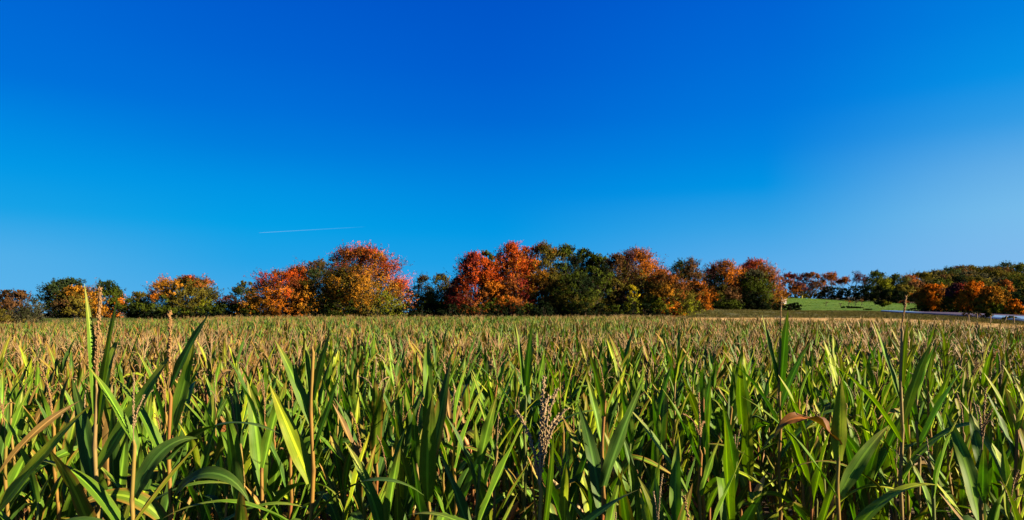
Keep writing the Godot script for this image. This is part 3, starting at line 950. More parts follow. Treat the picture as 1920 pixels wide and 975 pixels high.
func setting() -> void:
	var soil := ground_material(11, 0.02, [[0.25, lin(0.024, 0.0176, 0.0112)], [0.5, lin(0.056, 0.04, 0.024)], [0.62, lin(0.088, 0.068, 0.04)], [0.75, lin(0.16, 0.128, 0.08)]], 3.0)
	var stub := ground_material(12, 0.015, [[0.3, lin(0.225, 0.133, 0.0468)], [0.5, lin(0.36, 0.234, 0.0842)], [0.7, lin(0.449, 0.328, 0.15)]], 6.0)
	var rough := ground_material(13, 0.012, [[0.3, lin(0.0272, 0.0266, 0.0124)], [0.48, lin(0.0544, 0.0503, 0.0223)], [0.56, lin(0.0462, 0.0651, 0.0149)], [0.7, lin(0.087, 0.077, 0.0397)]], 14.0)
	var grass := ground_material(14, 0.01, [[0.28, lin(0.024, 0.064, 0.002)], [0.5, lin(0.042, 0.098, 0.003)], [0.7, lin(0.07, 0.112, 0.007)]], 24.0)
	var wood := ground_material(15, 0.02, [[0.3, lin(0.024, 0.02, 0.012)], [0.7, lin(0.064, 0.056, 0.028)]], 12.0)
	structure("field_soil", band_mesh(0, -3200, 5100, 24, soil), "dark bare soil under the maize")
	var verge := ground_material(16, 0.012, [[0.3, lin(0.03, 0.045, 0.008)], [0.7, lin(0.06, 0.075, 0.02)]], 14.0)
	structure("grass_margin", band_mesh(1, -3200, 450, 4, verge), "green grass strip beyond the left end of the maize")
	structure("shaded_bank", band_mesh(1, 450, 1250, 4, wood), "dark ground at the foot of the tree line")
	structure("stubble_strip", band_mesh(1, 1250, 5100, 8, stub), "golden stubble strip beyond the maize on the right")
	structure("woodland_floor", band_mesh(2, -3200, 1250, 8, wood), "ground under the autumn trees")
	structure("rough_field", band_mesh(2, 1250, 5100, 24, rough), "brown and green weedy field beyond the stubble")
	structure("far_ground", band_mesh(3, -3200, 1250, 8, rough), "far ground behind the tree line")
	structure("meadow", band_mesh(3, 1250, 5100, 30, grass), "bright green meadow sloping up to the woods")
	structure("hillside", band_mesh(4, -3200, 5100, 10, wood), "wooded hillside at the right")
	structure("horizon_ground", band_mesh(5, -3200, 5100, 10, rough), "distant land at the horizon")
	var back := Buf.new()
	back.grid(PackedVector3Array([Vector3(-3000, 0, 3000), Vector3(3000, 0, 3000), Vector3(-3000, 0, 0), Vector3(3000, 0, 0)]), 2, 2, PackedColorArray([Color.WHITE, Color.WHITE, Color.WHITE, Color.WHITE]), PackedVector2Array())
	structure("ground", back.mesh(rough), "ground behind the photographer")
	scatter("rough_weeds", "brown and green weeds covering the rough field", "weeds", 26000, 2, 0.0, 1.0, 1240, 2050, 0.32, 14, [lin(0.0765, 0.0684, 0.027), lin(0.051, 0.0741, 0.0135), lin(0.0459, 0.0399, 0.0158), lin(0.0816, 0.103, 0.0135)], 21)
	scatter("stubble_straw", "golden straw stubble on the strip beyond the maize", "stubble", 12000, 1, 0.05, 1.0, 1250, 2050, 0.22, 14, [lin(0.322, 0.211, 0.0702), lin(0.263, 0.152, 0.0468), lin(0.351, 0.263, 0.117)], 22)
	scatter("meadow_grass", "short green grass of the sloping meadow", "grass", 16000, 3, 0.0, 1.0, 1290, 1800, 0.22, 14, [lin(0.034, 0.085, 0.003), lin(0.05, 0.1, 0.004), lin(0.075, 0.105, 0.008)], 23)
	scatter("margin_grass", "green grass at the far left edge of the maize", "grass", 5000, 1, 0.3, 1.0, -100, 330, 0.25, 14, [lin(0.04, 0.06, 0.012), lin(0.06, 0.075, 0.02)], 24)

func trees() -> void:
	var G := "autumn trees along the field edge"
	var S := "shrubs at the foot of the tree line"
	# left group
	plant_tree("twiggy_bush", "grey-brown twiggy bush at the far left edge of the photo", "bush", S, 18, 76, 96, 543, {deep = 1.0, tone = 0.8, zones = [[0, 0.8, "brown"], [-0.6, 0.4, "olive"], [0.4, 0.4, "grey"], [0, 0.1, "olive"]], n = 10000, size = 0.2, bottom = 0.02, twigs = 8, lobes = 12})
	plant_tree("dark_shrub", "low dark shrub between the grey-brown bush and the dark green tree", "bush", S, 72, 128, 34, 583, {zones = [[0, 0.5, "dark"]], n = 1500, size = 0.25, bottom = 0.0, lobes = 6, twigs = 0})
	plant_tree("green_tree", "dark green tree, leftmost full tree, behind the small orange tree", "tree", G, 124, 124, 84, 522, {zones = [[-0.4, 0.6, "teal"], [0.3, 0.8, "teal"], [0.6, 0.5, "dark"], [0, 0.3, "dark"]], n = 11000, size = 0.3, bottom = 0.03, lobes = 16, mix = "dark"})
	plant_tree("orange_tree", "small amber-orange tree in front of the leftmost dark green tree", "tree", G, 140, 112, 66, 537, {zones = [[0, 0.8, "amber"], [-0.5, 0.5, "brown"], [0.5, 0.6, "amber"], [0.0, 0.55, "olive"], [-0.6, 0.8, "olive"], [0.2, 0.25, "olive"], [-0.3, 0.2, "olive"]], n = 7000, size = 0.26, bottom = 0.1})
	plant_tree("mixed_tree", "green tree with orange lower branches, behind the tall maize tassel", "tree", G, 202, 120, 52, 525, {zones = [[0.2, 0.85, "teal"], [0.2, 0.55, "green"], [0.7, 0.3, "orange"], [-0.2, 0.35, "amber"], [0.9, 0.15, "orange"]], n = 8000, size = 0.28, bottom = 0.04, shape = "dome"})
	bare_tree("bare twiggy treetop rising between the green tree and the tassel", G, 174, 123, 40, 520, "brown", 300)
	plant_tree("dark_shrub", "dark green shrub left of the orange-topped dome tree", "bush", S, 262, 114, 44, 547, {zones = [[0, 0.8, "olive"], [0, 0.4, "dark"]], n = 4500, size = 0.26, bottom = 0.0, lobes = 9})
	plant_tree("orange_tree", "wide dome tree, orange-red on top and green at lower right", "tree", G, 346, 110, 128, 516, {zones = [[-0.3, 0.95, "orange"], [0.1, 0.97, "red"], [0.5, 0.85, "rust"], [-0.7, 0.65, "orange"], [-0.3, 0.65, "amber"], [0.0, 0.7, "olive"], [0.3, 0.6, "olive"], [0.6, 0.6, "olive"], [0.6, 0.4, "lime"], [0.2, 0.35, "olive"], [-0.2, 0.45, "olive"], [-0.5, 0.3, "green"], [0.9, 0.5, "purple"]], n = 19000, size = 0.27, bottom = 0.04, lobes = 26})
	plant_tree("dark_shrub", "dark purplish shrub between the orange dome tree and the slim green tree", "bush", S, 428, 113, 42, 551, {zones = [[0, 0.8, "purple"], [0, 0.3, "dark"]], n = 3000, size = 0.25, bottom = 0.0, lobes = 7})
	plant_tree("green_tree", "slim dark green tree left of the fiery orange tree", "tree", G, 460, 117, 44, 527, {zones = [[0, 0.9, "olive"], [0, 0.6, "teal"], [0, 0.3, "dark"]], n = 5500, size = 0.26, bottom = 0.05, shape = "round", lobes = 10})
	plant_tree("orange_tree", "fiery orange tree with crimson upper left, left of the big tree", "tree", G, 535, 108, 118, 505, {zones = [[-0.6, 0.75, "crimson"], [-0.2, 0.95, "rust"], [0.2, 0.9, "red"], [0.0, 0.65, "red"], [-0.3, 0.5, "orange"], [0.3, 0.45, "orange"], [0.6, 0.4, "amber"], [-0.6, 0.3, "amber"], [0.1, 0.2, "orange"], [0.9, 0.7, "olive"]], n = 16000, size = 0.27, bottom = 0.06, lobes = 20})
	plant_tree("green_tree", "grey-green open tree with reddish top behind the fiery orange tree", "tree", G, 592, 119, 86, 486, {zones = [[0, 0.95, "brown"], [-0.5, 0.85, "rust"], [0, 0.65, "teal"], [0.3, 0.4, "dark"], [-0.3, 0.4, "grey"]], n = 8000, size = 0.28, bottom = 0.1, lobes = 16, twigs = 5, mix = "teal"})
	plant_tree("maple_tree", "big many-coloured dome tree, red top, orange right side, yellow-green below", "tree", G, 684, 110, 148, 459, {zones = [[-0.1, 0.97, "red"], [-0.5, 0.8, "crimson"], [-0.2, 0.82, "rust"], [0.25, 0.9, "red"], [0.5, 0.72, "red"], [0.25, 0.68, "amber"], [0.75, 0.55, "red"], [0.85, 0.35, "orange"], [0.5, 0.5, "amber"], [0.0, 0.5, "amber"], [-0.4, 0.55, "olive"], [-0.5, 0.35, "amber"], [0.0, 0.25, "amber"], [0.5, 0.25, "lime"], [-0.7, 0.15, "green"], [0.1, 0.08, "olive"]], n = 28000, size = 0.27, bottom = 0.05, lobes = 34, twigs = 4})
	var k := 0
	for q in [[790, 124, 54, 514], [826, 121, 50, 512], [858, 125, 44, 520], [806, 114, 54, 546], [850, 113, 52, 540]]:
		plant_tree("dark_shrub", ["grey-green bushy tree beside the big tree's right side", "taller dark olive tree in the middle of the low thicket", "dark olive tree just left of the scarlet tree", "low olive bush in front of the thicket, nearer the big tree", "low grey-green bush in front of the thicket, nearer the scarlet tree"][k], "tree" if k < 3 else "bush", "dark green thicket between the big tree and the scarlet tree", q[0], q[1], q[2], q[3], {zones = [[0, 0.8, "grey" if k % 2 == 0 else "olive"], [-0.5, 0.6, "green"], [0, 0.3, "dark"]], n = 5000, size = 0.26, bottom = 0.03, lobes = 10})
		k += 1
	# middle group
	plant_tree("red_tree", "scarlet tree with purplish left side, leftmost of the middle group", "tree", G, 893, 112, 88, 472, {zones = [[-0.7, 0.75, "purple"], [-0.3, 0.9, "crimson"], [0.1, 0.9, "red"], [0.4, 0.75, "red"], [-0.4, 0.55, "red"], [0.5, 0.5, "orange"], [0.0, 0.5, "red"], [-0.7, 0.45, "crimson"], [0.3, 0.25, "rust"], [-0.3, 0.2, "rust"], [0.7, 0.2, "green"]], n = 15000, size = 0.27, bottom = 0.06, lobes = 20, mix = "crimson"})
	plant_tree("green_tree", "dark green treetop showing behind the scarlet tree", "tree", G, 912, 122, 38, 467, {zones = [[0, 0.9, "green"], [0, 0.6, "dark"]], n = 4000, size = 0.3, bottom = 0.3, lobes = 9})
	plant_tree("red_tree", "tall orange-red tree right of the scarlet tree", "tree", G, 958, 113, 82, 456, {zones = [[-0.4, 0.85, "red"], [0.1, 0.97, "red"], [0.5, 0.9, "rust"], [0.0, 0.7, "orange"], [0.5, 0.65, "red"], [-0.6, 0.6, "red"], [-0.1, 0.45, "rust"], [0.4, 0.4, "crimson"], [-0.5, 0.3, "green"], [0.2, 0.2, "rust"], [-0.3, 0.15, "orange"]], n = 16000, size = 0.27, bottom = 0.05, lobes = 20, mix = "crimson"})
	plant_tree("amber_tree", "tall amber and olive tree with orange crest beside the green trees", "tree", G, 1020, 115, 80, 454, {zones = [[-0.3, 0.95, "rust"], [0.3, 0.97, "orange"], [0.0, 0.8, "olive"], [-0.5, 0.7, "amber"], [0.4, 0.7, "olive"], [-0.1, 0.5, "amber"], [0.4, 0.45, "olive"], [-0.3, 0.3, "amber"], [0.2, 0.25, "amber"], [0.0, 0.1, "olive"]], n = 15000, size = 0.27, bottom = 0.05, lobes = 20})
	k = 0
	for q in [[1062, 116, 56, 459], [1092, 119, 48, 466], [1118, 117, 50, 474], [1080, 111, 74, 510]]:
		plant_tree("green_tree", ["tallest green tree, next to the amber tree", "pointed green tree in the middle of the three tall green trees", "green tree next to the rust-brown tree", "broad olive-green tree in front of the three tall green trees"][k], "tree", G, q[0], q[1], q[2], q[3], {zones = [[0, 0.9, "green"], [-0.4, 0.7, "green"], [0.3, 0.7, "dark"], [0.4, 0.5, "green"], [-0.3, 0.4, "olive"], [0.2, 0.25, "olive"]], n = 10000, size = 0.27, bottom = 0.04, lobes = 16, shape = "round", mix = "dark"})
		k += 1
	plant_tree("brown_tree", "olive-brown tree between the green trees and the rust-topped tree", "tree", G, 1152, 120, 62, 476, {zones = [[0, 0.9, "brown"], [0.4, 0.7, "olive"], [-0.3, 0.6, "olive"], [0, 0.35, "olive"], [0.3, 0.2, "brown"]], n = 9000, size = 0.27, bottom = 0.04, lobes = 14, shape = "round", mix = "brown"})
	plant_tree("rust_tree", "rust-brown tree with reddish crest, right of the olive-brown tree", "tree", G, 1196, 122, 98, 466, {zones = [[-0.4, 0.9, "purple"], [0.0, 0.97, "rust"], [0.5, 0.85, "rust"], [0.1, 0.75, "orange"], [0.6, 0.6, "orange"], [-0.4, 0.6, "brown"], [0.1, 0.45, "olive"], [0.6, 0.35, "olive"], [-0.3, 0.25, "brown"]], n = 15000, size = 0.28, bottom = 0.04, lobes = 20, mix = "brown"})
	plant_tree("olive_tree", "olive and orange tree sloping down to the rough field", "tree", G, 1246, 118, 96, 508, {zones = [[-0.6, 0.9, "orange"], [0.0, 0.85, "rust"], [0.5, 0.7, "rust"], [-0.4, 0.6, "olive"], [0.1, 0.55, "amber"], [0.5, 0.4, "olive"], [-0.2, 0.3, "lime"], [0.2, 0.2, "orange"], [0.7, 0.2, "lime"], [-0.6, 0.15, "olive"]], n = 14000, size = 0.27, bottom = 0.02, lobes = 20})
	plant_tree("yellow_shrub", "small bright yellow shrub in front of the rust-brown tree", "bush", S, 1186, 113, 32, 535, {zones = [[0, 0.75, "yellow"], [0, 0.45, "lime"], [0, 0.15, "green"]], n = 2600, size = 0.24, bottom = 0.0, lobes = 7, mix = "lime"})
	plant_tree("green_tree", "lone dark green tree right of the rust-brown tree", "tree", G, 1283, 140, 68, 483, {zones = [[-0.2, 0.9, "teal"], [0.3, 0.85, "brown"], [0.0, 0.6, "green"], [0.3, 0.4, "olive"], [-0.3, 0.3, "dark"]], n = 10000, size = 0.3, bottom = 0.05, lobes = 15, mix = "dark"})
	plant_tree("orange_tree", "small bright orange tree below the lone dark green tree", "tree", G, 1308, 136, 40, 524, {zones = [[0.3, 0.7, "orange"], [-0.4, 0.6, "rust"], [0.2, 0.35, "orange"], [0, 0.15, "olive"]], n = 5000, size = 0.28, bottom = 0.03, lobes = 10})
	plant_tree("rust_tree", "russet tree with purple left edge, left one of the red-topped pair", "tree", G, 1356, 170, 82, 488, {zones = [[-0.6, 0.75, "purple"], [-0.1, 0.95, "rust"], [0.3, 0.85, "orange"], [0.5, 0.65, "orange"], [-0.2, 0.55, "dark"], [0.0, 0.35, "olive"], [0.4, 0.3, "rust"], [-0.4, 0.2, "brown"]], n = 14000, size = 0.36, bottom = 0.05, lobes = 18, mix = "brown"})
	plant_tree("rust_tree", "tall tree with dark red crest, right one of the red-topped pair", "tree", G, 1418, 176, 76, 485, {zones = [[-0.5, 0.95, "crimson"], [-0.1, 0.97, "red"], [0.4, 0.9, "rust"], [0.7, 0.65, "rust"], [0.2, 0.65, "olive"], [0.6, 0.4, "rust"], [0.7, 0.2, "amber"], [-0.3, 0.4, "olive"]], n = 16000, size = 0.36, bottom = 0.04, lobes = 20, mix = "brown"})
	plant_tree("olive_tree", "olive-green tree in front of the red-crested tree", "tree", G, 1412, 166, 62, 506, {zones = [[0, 0.85, "grey"], [-0.3, 0.6, "green"], [0.3, 0.5, "green"], [0, 0.25, "dark"]], n = 9000, size = 0.34, bottom = 0.03, lobes = 14})
	plant_tree("rust_tree", "low orange-brown tree at the foot of the red-topped pair", "tree", G, 1352, 160, 66, 534, {zones = [[-0.6, 0.6, "orange"], [0, 0.8, "olive"], [0.5, 0.7, "brown"], [0.1, 0.3, "green"]], n = 7000, size = 0.32, bottom = 0.02, lobes = 12})
	k = 0
	for q in [[932, 124, 60, 474, "rust", "brown"], [988, 123, 60, 462, "red", "rust"], [1042, 124, 56, 463, "olive", "brown"], [1128, 125, 60, 477, "green", "olive"], [1172, 126, 60, 474, "brown", "rust"], [1222, 127, 64, 486, "rust", "brown"], [642, 121, 70, 484, "olive", "brown"], [566, 118, 66, 497, "rust", "olive"]]:
		plant_tree("background_tree", ["dull rust treetop between the scarlet tree and the tall orange-red tree, set back", "red crown between the tall orange-red tree and the amber tree, set back", "brownish-olive crown between the amber tree and the tallest green tree, set back", "green crown between the three green trees and the olive-brown tree, set back", "brown crown between the olive-brown and rust-brown trees, set back", "rust crown behind the olive and orange sloping tree", "olive-brown crown behind the left side of the big many-coloured tree", "rusty olive crown behind the fiery orange tree's right side"][k], "tree", G, q[0], q[1], q[2], q[3], {zones = [[0, 0.9, q[4]], [0.3, 0.7, q[5]], [-0.3, 0.6, q[4]], [0, 0.3, "dark"]], n = 6000, size = 0.28, bottom = 0.04, mix = "dark"})
		k += 1
	# dark bushes along the foot of the trees
	var rr := RandomNumberGenerator.new()
	rr.seed = 8
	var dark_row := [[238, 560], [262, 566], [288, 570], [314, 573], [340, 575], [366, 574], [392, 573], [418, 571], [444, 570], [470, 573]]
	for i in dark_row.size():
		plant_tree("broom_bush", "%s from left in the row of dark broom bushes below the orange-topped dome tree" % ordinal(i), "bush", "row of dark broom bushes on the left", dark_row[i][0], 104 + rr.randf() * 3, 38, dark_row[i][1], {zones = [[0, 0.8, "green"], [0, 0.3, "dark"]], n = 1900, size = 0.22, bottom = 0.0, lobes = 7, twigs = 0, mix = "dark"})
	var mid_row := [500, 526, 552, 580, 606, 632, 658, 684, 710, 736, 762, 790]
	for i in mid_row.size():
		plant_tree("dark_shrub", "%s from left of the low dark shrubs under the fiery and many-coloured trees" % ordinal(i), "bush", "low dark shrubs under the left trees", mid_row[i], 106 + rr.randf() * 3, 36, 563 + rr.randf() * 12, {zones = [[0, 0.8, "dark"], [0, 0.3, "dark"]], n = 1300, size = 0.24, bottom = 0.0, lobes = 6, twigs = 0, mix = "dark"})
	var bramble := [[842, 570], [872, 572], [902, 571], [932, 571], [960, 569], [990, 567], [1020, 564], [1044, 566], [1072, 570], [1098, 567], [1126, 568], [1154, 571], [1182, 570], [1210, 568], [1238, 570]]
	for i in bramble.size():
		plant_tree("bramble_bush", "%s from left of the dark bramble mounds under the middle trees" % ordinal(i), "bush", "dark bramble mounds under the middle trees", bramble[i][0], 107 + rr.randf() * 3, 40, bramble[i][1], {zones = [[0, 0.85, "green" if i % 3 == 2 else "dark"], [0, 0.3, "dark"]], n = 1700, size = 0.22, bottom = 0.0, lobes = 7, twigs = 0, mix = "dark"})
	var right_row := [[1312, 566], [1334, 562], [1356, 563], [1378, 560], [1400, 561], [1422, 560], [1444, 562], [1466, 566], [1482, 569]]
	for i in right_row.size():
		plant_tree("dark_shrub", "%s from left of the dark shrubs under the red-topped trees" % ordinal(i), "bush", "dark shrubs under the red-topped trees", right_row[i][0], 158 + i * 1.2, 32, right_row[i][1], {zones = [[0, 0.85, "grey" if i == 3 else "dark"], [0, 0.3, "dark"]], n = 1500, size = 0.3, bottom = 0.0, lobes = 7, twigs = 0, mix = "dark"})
	plant_tree("dark_shrub", "rounded dark shrub alone on the meadow edge, right of the white hut", "bush", S, 1490, 176, 24, 567, {zones = [[0, 0.5, "dark"]], n = 1600, size = 0.3, bottom = 0.0, lobes = 6, twigs = 0, mix = "dark"})
	# meadow edge and orchard
	var O := "small orchard trees on the meadow"
	bare_tree("bare spreading fruit tree, leftmost of the orchard trees on the meadow", O, 1549, 205, 24, 560, "olive", 150, 4)
	bare_tree("tiny bare sapling between the two leftmost orchard trees", O, 1562, 215, 8, 568, "grey", 60, 3)
	bare_tree("short thick-trunked fruit tree, second full tree of the orchard from the left", O, 1576, 205, 16, 565, "grey", 500, 4)
	bare_tree("fruit tree with a few yellow leaves above the twin dark meadow shrubs", O, 1591, 210, 18, 558, "amber", 700, 4)
	bare_tree("grey spreading fruit tree just right of the yellow-leaved one", O, 1604, 205, 24, 558, "grey", 600, 4)
	bare_tree("slim fruit tree with yellowish top in the middle of the meadow", O, 1616, 215, 12, 558, "amber", 400, 4)
	bare_tree("thin pale upright young tree near the dark wood", O, 1641, 240, 7, 556, "lime", 700, 3)
	bare_tree("small bare stump-like tree below the pale young tree", O, 1631, 195, 8, 572, "grey", 60, 3)
	plant_tree("umbrella_tree", "green umbrella-shaped tree by the blue end of the crop covers", "tree", O, 1655, 182, 24, 563, {zones = [[0, 0.9, "olive"], [0.4, 0.7, "lime"], [-0.4, 0.6, "dark"]], n = 3200, size = 0.3, bottom = 0.3, lobes = 10, shape = "umbrella"})
	plant_tree("umbrella_tree", "small reddish-brown crowned tree behind the thick pale maize stem", "tree", O, 1696, 190, 16, 563, {zones = [[0, 0.8, "rust"], [0.3, 0.5, "brown"]], n = 1200, size = 0.3, bottom = 0.4, lobes = 7, shape = "umbrella"})
	plant_tree("dark_shrub", "left one of the twin dark shrubs on the lower meadow edge", "bush", O, 1590, 186, 20, 574, {zones = [[0, 0.5, "dark"]], n = 1500, size = 0.28, bottom = 0.0, lobes = 6, twigs = 0, mix = "dark"})
	plant_tree("dark_shrub", "right one of the twin dark shrubs on the lower meadow edge", "bush", O, 1606, 186, 20, 575, {zones = [[0, 0.5, "dark"]], n = 1500, size = 0.28, bottom = 0.0, lobes = 6, twigs = 0, mix = "dark"})
	plant_tree("dark_shrub", "small grey-green shrub right of the twin dark shrubs", "bush", O, 1627, 172, 14, 579, {zones = [[0, 0.5, "green"]], n = 900, size = 0.26, bottom = 0.0, lobes = 5, twigs = 0, mix = "dark"})
	# edge of the wood behind the meadow
	var E := "trees at the upper edge of the meadow"
	plant_tree("purple_tree", "reddish-purple tree beside the red-crested tree, behind the white hut", "tree", E, 1482, 300, 48, 512, {zones = [[-0.2, 0.9, "crimson"], [0.3, 0.7, "purple"], [0, 0.4, "rust"]], n = 5000, size = 0.55, bottom = 0.04, lobes = 12, mix = "purple"})
	plant_tree("brown_tree", "wide brown leafless-looking tree above the far strip of meadow", "tree", E, 1520, 310, 58, 511, {zones = [[0, 0.95, "rust"], [0.5, 0.8, "rust"], [-0.2, 0.6, "purple"], [0.2, 0.35, "brown"]], n = 6000, size = 0.5, bottom = 0.05, lobes = 14, twigs = 6, mix = "brown"})
	plant_tree("dark_shrub", "grey-green thicket left of the far strip of meadow", "bush", E, 1496, 296, 46, 545, {zones = [[0, 0.8, "grey"], [0, 0.3, "olive"]], n = 2600, size = 0.45, bottom = 0.0, lobes = 9, twigs = 0})
	plant_tree("dark_shrub", "grey-green thicket behind the yellow post", "bush", E, 1526, 306, 40, 546, {zones = [[0, 0.8, "grey"], [0, 0.3, "olive"]], n = 2400, size = 0.45, bottom = 0.0, lobes = 9, twigs = 0})
	bare_tree("tall thin-leaved rusty tree with sky showing through, left of its pair", E, 1560, 312, 40, 508, "rust", 3200)
	bare_tree("tall thin-leaved rusty tree with sky showing through, right of its pair", E, 1580, 318, 36, 510, "rust", 3000)
	bare_tree("grey leafless tree with open crown beside the rusty pair", E, 1601, 322, 34, 512, "purple", 1400)
	bare_tree("grey leafless tree next to the bright green tree", E, 1620, 325, 34, 514, "purple", 1400)
	var under := [[1552, 536], [1568, 538], [1584, 540], [1600, 536], [1616, 534], [1632, 538], [1650, 536], [1668, 540], [1684, 544]]
	for i in under.size():
		plant_tree("dark_shrub", "%s from left of the black-green undergrowth along the meadow's upper edge" % ordinal(i), "bush", "undergrowth along the upper meadow edge", under[i][0], 298 - i * 4, 26, under[i][1], {zones = [[0, 0.8, "teal" if i % 2 else "dark"], [0, 0.3, "dark"]], n = 1900, size = 0.45, bottom = 0.0, lobes = 8, twigs = 0, mix = "dark"})
	plant_tree("green_tree", "green tree with sunlit yellowish side at the end of the leafless trees", "tree", E, 1647, 296, 40, 507, {zones = [[0.2, 0.9, "green"], [-0.3, 0.6, "lime"], [0.4, 0.6, "lime"], [0, 0.3, "dark"]], n = 6500, size = 0.5, bottom = 0.05, lobes = 13, mix = "dark"})
	# wooded hill at the right
	var Hh := "trees of the wooded hill"
	var hill := [
		[1682, 340, 34, 514, "teal", "dark", "dark blue-green tree at the left foot of the wooded hill"], [1706, 360, 30, 516, "rust", "brown", "rust-red treetop at the left foot of the hill"],
		[1690, 300, 36, 534, "olive", "dark", "olive tree above the green umbrella tree"], [1722, 300, 36, 540, "olive", "grey", "brown thin tree left of the round orange tree"],
		[1728, 380, 36, 510, "olive", "grey", "brownish-purple tree on the hill's left shoulder"], [1752, 400, 36, 506, "grey", "olive", "grey-olive tree on the hill's left shoulder"],
		[1778, 430, 38, 500, "teal", "green", "dark green treetop on the skyline, leftmost of the hill's crest"], [1800, 440, 34, 498, "brown", "olive", "olive-green treetop on the skyline above the round orange tree"],
		[1822, 450, 36, 497, "olive", "green", "tallest olive treetop on the middle of the hill's crest"], [1846, 445, 38, 499, "olive", "green", "broad olive treetop right of the crest's middle"],
		[1762, 350, 40, 522, "green", "grey", "grey-brown tree behind the round orange tree"], [1796, 350, 44, 516, "dark", "olive", "dark tree between the orange trees and the crest"],
		[1832, 340, 46, 518, "olive", "grey", "olive-grey tree behind the purple and orange trees"], [1866, 400, 40, 500, "brown", "olive", "dull green tree under the crest at the right"],
		[1872, 360, 36, 506, "olive", "grey", "brown tree left of the pine-like treetop"], [1888, 420, 44, 491, "teal", "green", "highest dark green crown of the hill near the right edge"],
		[1916, 410, 44, 493, "green", "olive", "green crown at the right edge of the photo on the hilltop"], [1908, 350, 44, 512, "olive", "grey", "brown-grey tree at the right edge below the hilltop"],
		[1940, 330, 60, 508, "olive", "green", "olive tree cut by the right edge of the photo"], [1884, 300, 18, 524, "rust", "orange", "narrow orange-red tree standing out against the dark hill"],
		[1905, 270, 40, 548, "teal", "dark", "dark green tree at the right above the bright orange bush"], [1935, 260, 50, 540, "dark", "teal", "dark tree low at the right edge of the photo"],
		[1860, 300, 40, 536, "olive", "dark", "dark olive tree between the orange row and the narrow orange-red tree"], [1740, 330, 40, 530, "dark", "brown", "shadowy tree just behind the left side of the round orange tree"],
		[1740, 410, 40, 511, "olive", "grey", "olive crown filling the skyline above the rust-red treetop"], [1765, 445, 40, 506, "brown", "green", "brownish crown on the skyline left of the dark green treetop"],
		[1790, 460, 40, 502, "olive", "grey", "grey-olive crown behind the hill's crest, left of its middle"], [1812, 400, 44, 508, "grey", "olive", "pale olive tree just below the middle of the crest"],
		[1836, 465, 44, 501, "green", "olive", "green crown behind the crest, right of its middle"], [1858, 465, 44, 500, "green", "olive", "brown-olive crown closing the skyline before the highest crown"],
		[1900, 460, 48, 496, "grey", "olive", "grey-green crown between the highest crown and the right edge"], [1778, 390, 44, 514, "brown", "grey", "brown tree below the leftmost crest treetop"],
		[1846, 380, 46, 512, "grey", "green", "grey-green tree under the right half of the crest"], [1715, 330, 34, 528, "brown", "rust", "russet-brown tree behind the small reddish-brown crowned tree"],
		[1664, 345, 30, 522, "dark", "teal", "dark pointed tree left of the hill, behind the meadow"]]
	for q in hill:
		plant_tree("hill_tree", q[6], "tree", Hh, q[0], q[1], q[2] * 1.38, q[3], {deep = 1.0, zones = [[0, 0.85, q[4]], [-0.4, 0.6, q[5]], [0.5, 0.55, q[4]], [0, 0.25, q[5]]], n = 6500, size = 0.6, bottom = 0.03, twigs = 1, mix = "olive", tone = 1.55})
	bare_tree("bare pale twigs sticking out above the hill's left shoulder", Hh, 1706, 345, 24, 505, "brown", 0, 4)
	# orange trees below the hill
	var Q := "orange trees beyond the crop covers"
	plant_tree("orange_tree", "round orange tree with golden lower branches, leftmost of the orange row", "tree", Q, 1750, 156, 52, 534, {zones = [[-0.4, 0.8, "orange"], [0.1, 0.9, "flame"], [0.6, 0.75, "amber"], [0, 0.55, "flame"], [-0.5, 0.4, "orange"], [0.4, 0.35, "amber"], [0, 0.2, "flame"], [-0.5, 0.1, "olive"]], n = 16800, size = 0.3, shape = "round", bottom = 0.05, lobes = 18, mix = "brown"})
	plant_tree("purple_tree", "purple-red tree next to the round orange tree", "tree", Q, 1795, 148, 40, 531, {zones = [[-0.3, 0.85, "purple"], [0.2, 0.7, "crimson"], [0.2, 0.4, "orange"], [-0.3, 0.3, "olive"]], n = 11200, size = 0.3, bottom = 0.05, lobes = 14, mix = "purple"})
	plant_tree("orange_tree", "bright orange tree right of the purple-red tree", "tree", Q, 1824, 142, 42, 529, {zones = [[-0.2, 0.9, "flame"], [0.4, 0.75, "flame"], [0, 0.55, "flame"], [-0.4, 0.4, "flame"], [0.2, 0.25, "amber"]], n = 11900, size = 0.3, bottom = 0.04, lobes = 14, mix = "amber"})
	plant_tree("amber_tree", "amber and yellow-green tree at the right end of the orange row", "tree", Q, 1858, 136, 48, 537, {zones = [[-0.2, 0.9, "orange"], [0.3, 0.75, "amber"], [-0.3, 0.5, "amber"], [0.4, 0.4, "amber"], [0, 0.2, "lime"]], n = 11900, size = 0.32, bottom = 0.04, lobes = 14})
	plant_tree("orange_bush", "low bright orange-red bush with green left side, right of the orange row", "bush", Q, 1896, 128, 34, 562, {zones = [[0.1, 0.8, "flame"], [0.4, 0.5, "flame"], [-0.6, 0.7, "lime"], [0, 0.25, "flame"]], n = 5040, size = 0.3, bottom = 0.02, lobes = 9, mix = "amber"})
	plant_tree("dark_shrub", "dark upright bush in front of the crop covers", "bush", Q, 1851, 82, 14, 581, {zones = [[0.3, 0.7, "olive"], [0, 0.4, "dark"]], n = 1800, size = 0.16, bottom = 0.0, lobes = 7, shape = "column", twigs = 0, mix = "dark"})
	plant_tree("twiggy_bush", "grey twiggy bush in front of the crop covers", "bush", Q, 1822, 88, 30, 583, {zones = [[0, 0.7, "grey"], [0, 0.3, "brown"]], n = 1200, size = 0.14, bottom = 0.2, lobes = 9, twigs = 10, mix = "brown"})
